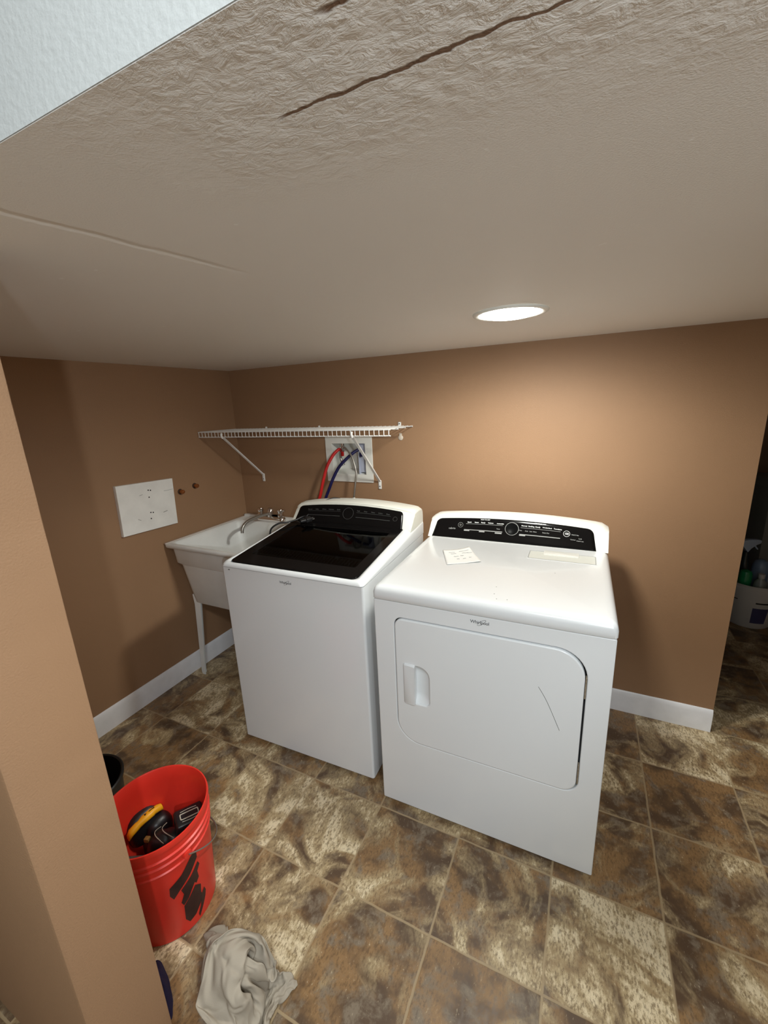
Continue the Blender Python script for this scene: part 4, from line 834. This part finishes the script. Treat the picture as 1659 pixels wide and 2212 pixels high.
CLOTH_Y = (
    119, 122, 140, 132, 129, 134, 132, 145, 145, 136, 131, 117, 95, 71, 61, 53, 50, 43, 28, 11, 0, -21, -27, -31, -33, -36, -45, -60, -64, -78, -100, -120, -134, -133, -139, -143, -139, -148, -156,
    110, 118, 139, 141, 138, 136, 143, 138, 140, 140, 130, 116, 100, 81, 63, 62, 54, 43, 28, 17, -6, -18, -25, -23, -26, -32, -44, -57, -64, -73, -89, -109, -121, -129, -129, -129, -133, -132, -143,
    101, 117, 129, 132, 127, 134, 127, 135, 129, 132, 131, 124, 100, 84, 66, 61, 52, 49, 31, 13, -8, -16, -24, -20, -27, -33, -44, -55, -59, -70, -83, -103, -112, -115, -117, -119, -116, -122, -128,
    99, 115, 120, 127, 126, 118, 129, 125, 123, 118, 119, 118, 105, 85, 70, 57, 47, 45, 38, 21, 0, -16, -12, -20, -20, -28, -43, -52, -58, -63, -75, -87, -99, -103, -104, -102, -102, -105, -113,
    103, 110, 117, 120, 116, 115, 116, 112, 124, 119, 118, 113, 101, 83, 66, 54, 48, 38, 30, 14, 5, -5, -14, -10, -20, -25, -36, -48, -47, -51, -64, -76, -87, -89, -90, -90, -91, -95, -100,
    96, 108, 118, 114, 109, 108, 109, 111, 129, 125, 120, 123, 104, 86, 65, 54, 46, 41, 28, 14, 9, 0, -7, -4, -13, -22, -33, -40, -44, -47, -54, -64, -74, -78, -77, -78, -81, -85, -88,
    93, 107, 106, 112, 108, 104, 98, 109, 123, 126, 128, 122, 103, 81, 62, 47, 49, 41, 32, 19, 5, 7, 5, 2, -8, -17, -25, -31, -37, -38, -44, -52, -60, -66, -64, -64, -66, -71, -75,
    99, 102, 106, 110, 112, 114, 93, 101, 117, 122, 118, 119, 109, 88, 64, 55, 50, 38, 27, 14, 11, 11, 10, 9, -3, -15, -22, -30, -33, -38, -42, -47, -49, -53, -52, -51, -53, -57, -62,
    90, 100, 107, 107, 111, 113, 106, 97, 106, 115, 117, 117, 105, 88, 70, 49, 47, 42, 34, 16, 3, 12, 4, -1, 0, -6, -19, -21, -25, -30, -35, -49, -44, -45, -42, -41, -44, -44, -48,
    90, 96, 105, 109, 111, 114, 107, 95, 97, 108, 111, 112, 112, 98, 78, 60, 48, 44, 33, 17, 3, 10, -2, 2, -1, -4, -16, -26, -30, -31, -32, -43, -46, -38, -36, -33, -35, -35, -35,
    99, 97, 106, 103, 104, 112, 114, 105, 90, 100, 113, 114, 111, 104, 89, 66, 51, 44, 36, 22, 6, 2, 8, 2, 9, -3, -11, -17, -24, -30, -35, -36, -40, -39, -30, -29, -27, -23, -24,
    103, 98, 109, 102, 107, 113, 121, 112, 93, 92, 104, 105, 103, 99, 92, 73, 53, 46, 40, 28, 12, 8, 19, 9, 15, 4, -3, -14, -17, -26, -31, -32, -35, -35, -25, -24, -18, -18, -14,
    98, 101, 111, 108, 105, 105, 114, 119, 102, 95, 100, 104, 102, 101, 97, 73, 58, 50, 44, 32, 10, 17, 20, 17, 19, 4, -10, -10, -13, -21, -25, -31, -28, -27, -18, -18, -12, -13, -8,
    102, 99, 112, 118, 117, 113, 119, 119, 110, 99, 98, 101, 103, 104, 89, 73, 63, 49, 42, 35, 18, 22, 24, 28, 18, 10, 1, -7, -8, -14, -16, -26, -23, -18, -16, -12, -12, -9, -2,
    112, 103, 112, 116, 117, 111, 112, 113, 111, 99, 98, 111, 106, 105, 90, 73, 54, 47, 40, 36, 29, 32, 35, 39, 26, 9, 10, 0, -4, -2, -11, -15, -12, -11, -7, -3, -3, 0, -2,
    109, 107, 105, 104, 103, 109, 107, 118, 105, 102, 104, 112, 109, 104, 95, 71, 50, 40, 38, 32, 36, 35, 42, 38, 23, 12, 9, 8, 5, 6, 2, -3, 0, -3, 4, 4, 4, 5, 3,
    110, 110, 105, 108, 112, 109, 110, 111, 102, 100, 99, 112, 101, 101, 90, 64, 42, 35, 36, 21, 39, 45, 47, 43, 31, 16, 11, 18, 15, 17, 13, 8, 10, 9, 9, 9, 11, 12, 5,
    102, 100, 108, 109, 114, 115, 112, 106, 97, 97, 98, 105, 99, 100, 83, 55, 38, 31, 27, 20, 41, 54, 45, 46, 32, 20, 18, 20, 24, 25, 23, 19, 22, 14, 20, 22, 16, 20, 14,
    108, 109, 104, 101, 105, 109, 104, 97, 93, 97, 107, 95, 97, 88, 75, 46, 26, 29, 18, 22, 39, 54, 47, 36, 37, 23, 26, 24, 27, 26, 32, 31, 27, 18, 21, 28, 26, 24, 17,
    111, 108, 112, 108, 104, 106, 100, 98, 98, 100, 96, 99, 87, 82, 64, 41, 21, 16, 16, 33, 44, 48, 53, 37, 41, 32, 33, 30, 28, 34, 37, 41, 38, 30, 29, 25, 26, 31, 30,
    105, 101, 102, 101, 98, 101, 102, 100, 97, 101, 91, 92, 91, 75, 51, 33, 13, 10, 13, 28, 44, 50, 49, 47, 45, 40, 37, 33, 36, 38, 43, 46, 48, 38, 35, 32, 39, 42, 42,
    107, 102, 99, 94, 96, 108, 94, 90, 96, 92, 93, 82, 80, 67, 43, 24, 6, 10, 7, 26, 31, 43, 48, 41, 50, 45, 42, 45, 41, 47, 47, 56, 56, 47, 44, 42, 45, 54, 54,
    112, 98, 96, 96, 103, 99, 91, 90, 97, 89, 87, 80, 70, 56, 35, 14, 3, 1, 10, 19, 39, 40, 41, 50, 53, 51, 52, 51, 53, 51, 55, 58, 60, 53, 52, 50, 48, 58, 52,
    116, 100, 100, 98, 102, 91, 90, 83, 89, 83, 77, 76, 69, 54, 33, 10, 1, -4, 10, 22, 34, 48, 51, 57, 60, 60, 58, 60, 57, 58, 64, 66, 69, 62, 65, 58, 55, 59, 63,
    120, 102, 102, 94, 94, 83, 91, 82, 81, 78, 71, 74, 64, 48, 31, 13, 10, 2, 11, 24, 42, 56, 55, 54, 60, 65, 71, 64, 70, 69, 72, 74, 71, 73, 76, 68, 62, 67, 67,
    123, 106, 97, 93, 86, 74, 89, 79, 76, 69, 63, 69, 60, 50, 36, 23, 14, 11, 13, 32, 39, 55, 53, 62, 65, 76, 75, 79, 75, 76, 80, 81, 81, 81, 82, 75, 69, 73, 76,
    120, 106, 91, 81, 88, 77, 76, 77, 70, 74, 65, 67, 58, 51, 45, 29, 20, 23, 22, 35, 44, 49, 58, 62, 71, 84, 83, 87, 85, 87, 89, 91, 89, 84, 88, 85, 81, 78, 75,
    115, 99, 91, 78, 84, 74, 71, 88, 73, 67, 65, 73, 59, 56, 42, 40, 32, 34, 33, 33, 39, 49, 57, 67, 82, 82, 94, 97, 96, 90, 98, 97, 95, 96, 93, 93, 86, 89, 83,
    108, 95, 96, 87, 81, 81, 79, 91, 80, 77, 77, 78, 63, 66, 48, 46, 38, 41, 39, 37, 44, 59, 60, 72, 78, 92, 96, 102, 102, 98, 101, 101, 104, 106, 103, 99, 96, 94, 91,
    122, 107, 95, 94, 87, 84, 87, 96, 81, 89, 90, 87, 69, 69, 57, 56, 48, 50, 44, 42, 55, 59, 64, 65, 83, 100, 107, 99, 108, 104, 110, 107, 105, 111, 109, 103, 106, 102, 94,
    129, 118, 106, 100, 90, 92, 94, 98, 84, 86, 90, 91, 73, 56, 63, 60, 58, 55, 51, 49, 56, 66, 68, 75, 92, 110, 111, 108, 111, 111, 118, 113, 109, 116, 114, 113, 109, 114, 102,
    141, 131, 117, 104, 99, 97, 99, 98, 89, 91, 89, 84, 74, 57, 65, 61, 63, 58, 55, 56, 70, 71, 71, 75, 100, 114, 119, 117, 118, 120, 122, 121, 118, 123, 120, 121, 119, 122, 115,
    151, 135, 120, 106, 97, 99, 104, 106, 95, 96, 96, 80, 69, 63, 72, 70, 67, 70, 67, 67, 78, 77, 77, 75, 109, 126, 129, 120, 125, 129, 126, 128, 130, 130, 130, 130, 128, 129, 125,
    158, 145, 124, 107, 105, 103, 107, 105, 89, 91, 87, 75, 57, 71, 77, 73, 73, 78, 80, 75, 78, 84, 77, 85, 108, 131, 137, 129, 127, 135, 133, 130, 132, 132, 136, 133, 138, 133, 132,
    153, 145, 132, 118, 108, 105, 112, 116, 95, 94, 87, 75, 63, 77, 78, 78, 74, 90, 84, 87, 87, 85, 85, 89, 106, 126, 138, 133, 123, 134, 142, 136, 132, 142, 144, 144, 142, 138, 133,
    161, 148, 133, 119, 114, 114, 114, 123, 104, 93, 85, 66, 71, 84, 88, 81, 78, 96, 89, 92, 91, 96, 97, 94, 102, 119, 128, 135, 126, 130, 144, 135, 139, 147, 149, 150, 149, 146, 142,
    160, 153, 143, 132, 125, 125, 116, 129, 101, 90, 80, 66, 82, 94, 89, 87, 87, 92, 94, 94, 99, 101, 105, 99, 100, 115, 121, 128, 130, 126, 137, 141, 148, 155, 155, 146, 154, 151, 146,)
CLOTH_Z = (
    69, 76, 75, 68, 72, 74, 97, 117, 124, 127, 140, 160, 176, 179, 179, 175, 174, 166, 154, 140, 116, 104, 109, 104, 93, 102, 87, 81, 78, 61, 44, 28, 24, 13, 21, 21, 10, 9, 4,
    62, 65, 64, 68, 65, 74, 90, 112, 129, 139, 142, 150, 162, 173, 168, 171, 169, 160, 154, 131, 119, 106, 100, 107, 93, 96, 91, 79, 72, 64, 41, 25, 24, 25, 20, 26, 17, 5, 10,
    60, 53, 60, 57, 59, 71, 88, 117, 134, 143, 151, 161, 166, 164, 165, 165, 163, 152, 144, 136, 123, 103, 91, 98, 102, 88, 84, 73, 73, 58, 47, 34, 16, 21, 15, 11, 23, 15, 5,
    66, 62, 64, 64, 70, 68, 92, 117, 141, 140, 151, 165, 175, 173, 160, 154, 158, 154, 142, 128, 114, 103, 91, 88, 97, 89, 74, 69, 63, 65, 52, 37, 17, 11, 16, 6, 13, 12, 5,
    60, 71, 65, 73, 71, 83, 96, 116, 127, 134, 140, 154, 169, 168, 172, 164, 158, 159, 150, 138, 117, 104, 97, 87, 87, 93, 72, 70, 59, 63, 50, 33, 20, 8, 9, 14, 4, 12, 6,
    69, 60, 70, 79, 75, 80, 94, 109, 120, 131, 135, 152, 162, 180, 175, 164, 169, 160, 156, 139, 118, 102, 103, 92, 94, 83, 81, 72, 66, 67, 59, 41, 28, 19, 7, 6, 8, 5, 14,
    70, 68, 82, 82, 79, 74, 89, 103, 114, 122, 128, 142, 158, 174, 180, 172, 162, 167, 154, 137, 121, 105, 98, 93, 89, 92, 79, 68, 58, 63, 58, 47, 37, 23, 15, 3, 10, 3, 16,
    70, 84, 85, 89, 85, 81, 76, 99, 110, 117, 125, 141, 160, 174, 179, 170, 159, 160, 162, 145, 124, 112, 101, 93, 89, 82, 79, 71, 60, 52, 54, 46, 33, 24, 14, 7, 7, 4, 15,
    77, 87, 85, 92, 93, 85, 78, 90, 108, 113, 124, 136, 150, 164, 174, 175, 168, 164, 155, 145, 129, 116, 109, 101, 92, 78, 74, 64, 57, 50, 46, 41, 33, 19, 17, 8, 12, 3, 13,
    83, 92, 95, 98, 97, 90, 84, 80, 101, 111, 121, 131, 145, 161, 173, 167, 165, 160, 162, 148, 133, 119, 113, 105, 99, 84, 65, 56, 54, 48, 41, 33, 26, 26, 24, 11, 13, 9, 11,
    79, 99, 99, 100, 97, 100, 87, 80, 94, 110, 116, 126, 137, 153, 172, 168, 164, 154, 162, 147, 134, 114, 106, 101, 91, 72, 57, 47, 45, 46, 36, 38, 23, 19, 20, 12, 5, 11, 7,
    85, 93, 95, 94, 90, 94, 95, 84, 88, 111, 117, 123, 132, 143, 163, 163, 160, 154, 154, 140, 125, 115, 107, 101, 88, 67, 43, 38, 37, 35, 34, 29, 22, 12, 14, 8, 11, 13, 7,
    85, 89, 93, 102, 102, 98, 88, 84, 88, 106, 116, 126, 134, 138, 154, 156, 150, 146, 143, 134, 130, 117, 106, 102, 83, 63, 45, 31, 28, 28, 25, 22, 23, 7, 14, 6, 13, 12, 3,
    98, 94, 94, 99, 100, 95, 95, 88, 89, 99, 118, 130, 136, 144, 143, 155, 140, 136, 136, 136, 136, 115, 114, 98, 80, 49, 39, 28, 19, 27, 15, 12, 15, 14, 5, 11, 4, 13, 6,
    107, 103, 100, 105, 104, 106, 99, 90, 89, 100, 120, 130, 137, 146, 150, 154, 138, 127, 133, 132, 133, 112, 107, 99, 72, 49, 27, 29, 26, 19, 12, 4, 22, 9, 3, 10, 4, 14, 6,
    108, 107, 101, 98, 102, 98, 95, 91, 90, 104, 119, 129, 141, 150, 158, 164, 145, 132, 123, 122, 127, 105, 104, 92, 62, 49, 32, 26, 29, 17, 6, 11, 18, 15, 8, 4, 9, 7, 10,
    108, 120, 109, 112, 112, 107, 103, 96, 98, 114, 129, 137, 143, 153, 162, 163, 144, 129, 117, 123, 116, 103, 99, 82, 55, 41, 34, 29, 24, 17, 8, 11, 14, 22, 12, 8, 4, 8, 14,
    105, 116, 124, 124, 122, 114, 109, 106, 107, 121, 132, 140, 148, 155, 162, 158, 138, 126, 120, 110, 104, 98, 91, 71, 45, 42, 35, 30, 24, 14, 3, 6, 17, 22, 20, 8, 11, 12, 11,
    108, 121, 120, 119, 125, 112, 98, 112, 119, 131, 135, 143, 146, 153, 155, 149, 133, 118, 120, 104, 93, 92, 85, 67, 42, 40, 32, 30, 23, 20, 11, 5, 16, 30, 25, 22, 17, 18, 21,
    70, 83, 84, 94, 120, 106, 101, 118, 125, 129, 140, 146, 146, 152, 148, 136, 124, 116, 107, 103, 93, 83, 76, 58, 42, 40, 33, 27, 24, 15, 13, 3, 17, 33, 32, 32, 31, 24, 28,
    71, 79, 82, 88, 97, 111, 123, 125, 125, 136, 138, 142, 150, 147, 147, 127, 121, 112, 105, 95, 84, 78, 70, 60, 37, 40, 34, 27, 20, 14, 6, 4, 17, 28, 35, 42, 38, 29, 23,
    68, 73, 83, 84, 99, 113, 121, 120, 133, 136, 142, 139, 146, 141, 137, 123, 115, 108, 100, 94, 81, 73, 66, 54, 45, 41, 31, 27, 23, 18, 9, 4, 19, 29, 42, 41, 39, 38, 25,
    67, 67, 78, 87, 97, 115, 115, 120, 129, 132, 137, 142, 139, 140, 132, 122, 108, 101, 97, 86, 83, 68, 61, 54, 40, 37, 34, 28, 24, 17, 11, 10, 15, 30, 46, 41, 30, 31, 24,
    58, 65, 75, 80, 93, 105, 113, 123, 128, 133, 130, 138, 131, 130, 122, 114, 104, 96, 94, 78, 72, 69, 64, 55, 50, 39, 33, 27, 24, 19, 14, 3, 14, 30, 44, 40, 29, 22, 20,
    56, 64, 74, 76, 87, 98, 104, 110, 121, 128, 129, 130, 126, 125, 113, 104, 100, 100, 90, 87, 80, 75, 76, 67, 61, 42, 33, 31, 26, 18, 11, 9, 15, 28, 39, 35, 27, 25, 18,
    50, 61, 74, 70, 77, 88, 96, 112, 115, 121, 121, 119, 120, 111, 111, 98, 100, 102, 102, 92, 92, 89, 85, 73, 57, 41, 31, 25, 20, 15, 15, 3, 15, 21, 31, 27, 18, 19, 13,
    47, 51, 63, 68, 66, 75, 95, 100, 105, 110, 107, 112, 106, 111, 101, 106, 113, 105, 109, 102, 101, 97, 92, 84, 60, 42, 32, 27, 21, 18, 17, 3, 12, 27, 32, 28, 17, 12, 16,
    40, 50, 56, 53, 56, 64, 85, 96, 99, 98, 97, 107, 107, 117, 109, 115, 115, 108, 116, 114, 112, 108, 104, 87, 63, 36, 32, 24, 18, 10, 19, 10, 14, 28, 22, 22, 22, 11, 20,
    30, 36, 44, 42, 46, 54, 75, 85, 87, 89, 93, 105, 100, 115, 117, 119, 127, 118, 120, 125, 123, 110, 108, 90, 58, 33, 26, 22, 15, 5, 16, 4, 13, 27, 18, 26, 26, 20, 16,
    32, 27, 29, 36, 34, 43, 65, 75, 80, 88, 100, 105, 102, 109, 117, 122, 131, 127, 131, 134, 125, 115, 111, 84, 55, 33, 20, 13, 11, 11, 15, 8, 14, 17, 20, 14, 19, 15, 3,
    40, 33, 26, 34, 26, 38, 56, 72, 76, 84, 90, 102, 104, 106, 120, 128, 135, 137, 139, 144, 132, 116, 112, 85, 55, 32, 17, 7, 7, 12, 12, 4, 9, 24, 14, 11, 6, 15, 6,
    41, 31, 21, 24, 25, 36, 48, 68, 74, 83, 90, 98, 98, 108, 119, 129, 139, 145, 151, 149, 131, 116, 105, 81, 53, 30, 17, 14, 9, 14, 4, 7, 7, 23, 16, 5, 13, 7, 4,
    36, 32, 32, 14, 16, 30, 47, 67, 82, 90, 92, 96, 93, 112, 124, 132, 139, 147, 157, 147, 122, 118, 103, 71, 55, 34, 21, 25, 18, 9, 16, 13, 5, 19, 12, 12, 8, 18, 9,
    29, 29, 23, 21, 15, 26, 40, 58, 75, 89, 93, 88, 95, 109, 123, 131, 142, 151, 156, 134, 122, 115, 98, 68, 47, 42, 30, 32, 28, 19, 13, 17, 15, 26, 16, 22, 12, 6, 16,
    20, 24, 28, 14, 23, 22, 40, 58, 71, 81, 90, 85, 105, 115, 126, 132, 139, 148, 144, 128, 118, 121, 98, 67, 46, 45, 41, 35, 37, 29, 18, 18, 22, 24, 12, 20, 16, 14, 4,
    25, 19, 18, 26, 16, 22, 30, 50, 68, 82, 79, 84, 110, 114, 129, 140, 138, 139, 131, 131, 124, 113, 98, 70, 46, 41, 50, 46, 44, 35, 30, 27, 31, 14, 16, 10, 15, 4, 10,
    15, 14, 16, 24, 17, 16, 25, 44, 56, 71, 73, 83, 111, 121, 128, 133, 143, 128, 121, 117, 118, 116, 92, 72, 57, 48, 48, 54, 45, 35, 32, 35, 23, 22, 8, 4, 5, 7, 3,)
def cloth_obj():
    R, Cc = CLOTH_ROWS, CLOTH_COLS; bm = bmesh.new()
    Vv = [bm.verts.new((CLOTH_X[n]/1000, CLOTH_Y[n]/1000, CLOTH_Z[n]/1000)) for n in range(R*Cc)]
    for j in range(R-1):
        for i in range(Cc-1):
            q = j*Cc+i; bm.faces.new((Vv[q], Vv[q+1], Vv[q+Cc+1], Vv[q+Cc]))
    o = build('crumpled_trousers', bm, M['cloth'], None, 180); o.location = (1.32, -1.64, 0)
    sb = o.modifiers.new('sub', 'SUBSURF'); sb.levels = 2; sb.render_levels = 2
    so = o.modifiers.new('thick', 'SOLIDIFY'); so.thickness = 0.0016; so.offset = 1
    return o
tag(cloth_obj(), 'crumpled beige cotton garment heaped on the floor beside the wall end', 'clothing')
bm = bmesh.new(); NA, NR = 60, 14; rows = []
for j in range(NR+1):
    s = j/NR; row = []
    for i in range(NA):
        a = 2*PI*i/NA
        p, q = 0.080*s*math.cos(a), 0.018*s*math.sin(a)*(1+.2*noise.noise((math.cos(a)*2,3,math.sin(a)*2)))
        x, y = 1.115 + 0.91*p + 0.42*q, -1.652 - 0.42*p + 0.91*q
        row.append(bm.verts.new((x, y, max(0.003, 0.035*(1-s**2)+0.014*noise.noise((x*50,y*50,0))*(1-s)))))
        if j == 0: row = [row[0]]*NA; break
    rows.append(row)
for A, B in zip(rows, rows[1:]):
    for i in range(NA):
        u = []
        for v in (A[i], A[(i+1)%NA], B[(i+1)%NA], B[i]):
            if v not in u: u.append(v)
        if len(u) > 2: bm.faces.new(u)
tag(build('navy_cloth', bm, M['navy'], None, 180), 'crumpled navy cloth on the floor peeking past the wall end', 'cloth')

# ------------------------------------------------------------------ dark room at the right: bucket of cleaning bottles
WB = Vector((3.105, 1.245, 0))
wb = empty('white_bucket', WB, 'white bucket of cleaning bottles in the dark room at the right', 'bucket')
bm = bmesh.new(); lathe(bm, [(0,0.004),(0.100,0.004),(0.108,0.0),(0.118,0.012),(0.152,0.268),(0.157,0.270),(0.157,0.279),(0.154,0.281),(0.156,0.300),(0.158,0.303),(0.155,0.305),(0.149,0.300),(0.114,0.018),(0,0.014)], n=64); build('pail', bm, M['pail_white'], wb, 40)
bm = bmesh.new(); tube(bm, [(0.160*math.cos(math.radians(-200+140*i/16)), 0.160*math.sin(math.radians(-200+140*i/16)), 0.262-0.06*math.sin(PI*i/16)) for i in range(9)], 0.003, 6, 2); build('bail_wire', bm, M['black'], wb, 60)
wrap([[(-100,4.5),(-65,4.5),(-65,15.5),(-100,15.5)]], 'navy_label', M['navy_label'], wb, lambda z: 0.118+0.1328*(z-0.012), 0.0014)
wrap([[(-96,18.6),(-64,18.6),(-64,19.6),(-96,19.6)]], 'printed_line', M['black'], wb, lambda z: 0.118+0.1328*(z-0.012), 0.0014)
# spray bottle
sb_ = empty('spray_bottle', (3.055, 1.298, 0.014), 'spray bottle with a pale blue trigger head standing tallest in the white bucket', 'spray bottle', math.radians(20))
bm = bmesh.new(); lathe(bm, [(0,0),(0.032,0),(0.034,0.01),(0.034,0.30),(0.029,0.35),(0.016,0.40),(0.013,0.455),(0,0.455)], n=28); build('bottle', bm, mat('dark_bottle', (0.03,0.04,0.04), 0.25), sb_, 40)
bm = bmesh.new()
loops = []
for x_, z0, z1, hw in ((-0.040,0.506,0.520,0.008),(-0.028,0.490,0.536,0.013),(0.0,0.455,0.541,0.015),(0.018,0.480,0.541,0.014),(0.050,0.505,0.540,0.012),(0.072,0.512,0.536,0.009),(0.078,0.516,0.532,0.007)):
    loops.append([(x_, -hw, z0),(x_, hw, z0),(x_, hw, z1),(x_, -hw, z1)])
rings(bm, loops, True, True); tube(bm, [(0.040,0,0.508),(0.052,0,0.488),(0.066,0,0.470)], 0.005, 8, 3)
bevel_mod(build('trigger_head', bm, M['bluewhite'], sb_, 40), 0.004, 2, 40)
gb = empty('green_bottle', (3.038, 1.182, 0.165), 'dark green bottle against the near left wall of the white bucket', 'bottle')
bm = bmesh.new(); lathe(bm, [(0,0),(0.030,0),(0.034,0.01),(0.035,0.192),(0.029,0.210),(0.013,0.219),(0,0.219)], n=32); build('bottle', bm, M['green'], gb, 40)
bj = empty('blue_jug', (3.142, 1.300, 0.014), 'blue-grey round-shouldered jug behind the green bottle in the white bucket', 'jug')
bm = bmesh.new(); lathe(bm, [(0,0),(0.040,0),(0.044,0.01),(0.046,0.345),(0.041,0.378),(0.030,0.400),(0.016,0.410),(0,0.412)], n=32); build('jug_body', bm, M['bluejug'], bj, 50)
cb_ = empty('clear_bottle', (3.115, 1.172, 0.016), 'clear squat bottle in the white bucket, right of the green one', 'bottle')
bm = bmesh.new(); lathe(bm, [(0,0),(0.034,0),(0.037,0.01),(0.037,0.26),(0.030,0.30),(0.016,0.32),(0.015,0.345),(0,0.345)], n=28); build('bottle', bm, M['clear'], cb_, 40)
bm = bmesh.new(); lathe(bm, [(0.0165,0.325),(0.0175,0.328),(0.0175,0.352),(0,0.354)], n=20); build('cap', bm, M['pail_white'], cb_, 40)
gx = empty('storage_box', (3.42, 1.80, 0), 'tall grey cardboard box in the dark behind the white bucket', 'box', math.radians(12))
bm = bmesh.new(); box(bm, -0.24,0.24,-0.16,0.16,0.0,0.86,0.004); build('box_body', bm, M['grey_card'], gx, 30)
bm = bmesh.new(); box(bm, -0.245,0.245,-0.165,0.165,0.84,0.90,0.004); build('box_lid', bm, M['grey_card'], gx, 30)
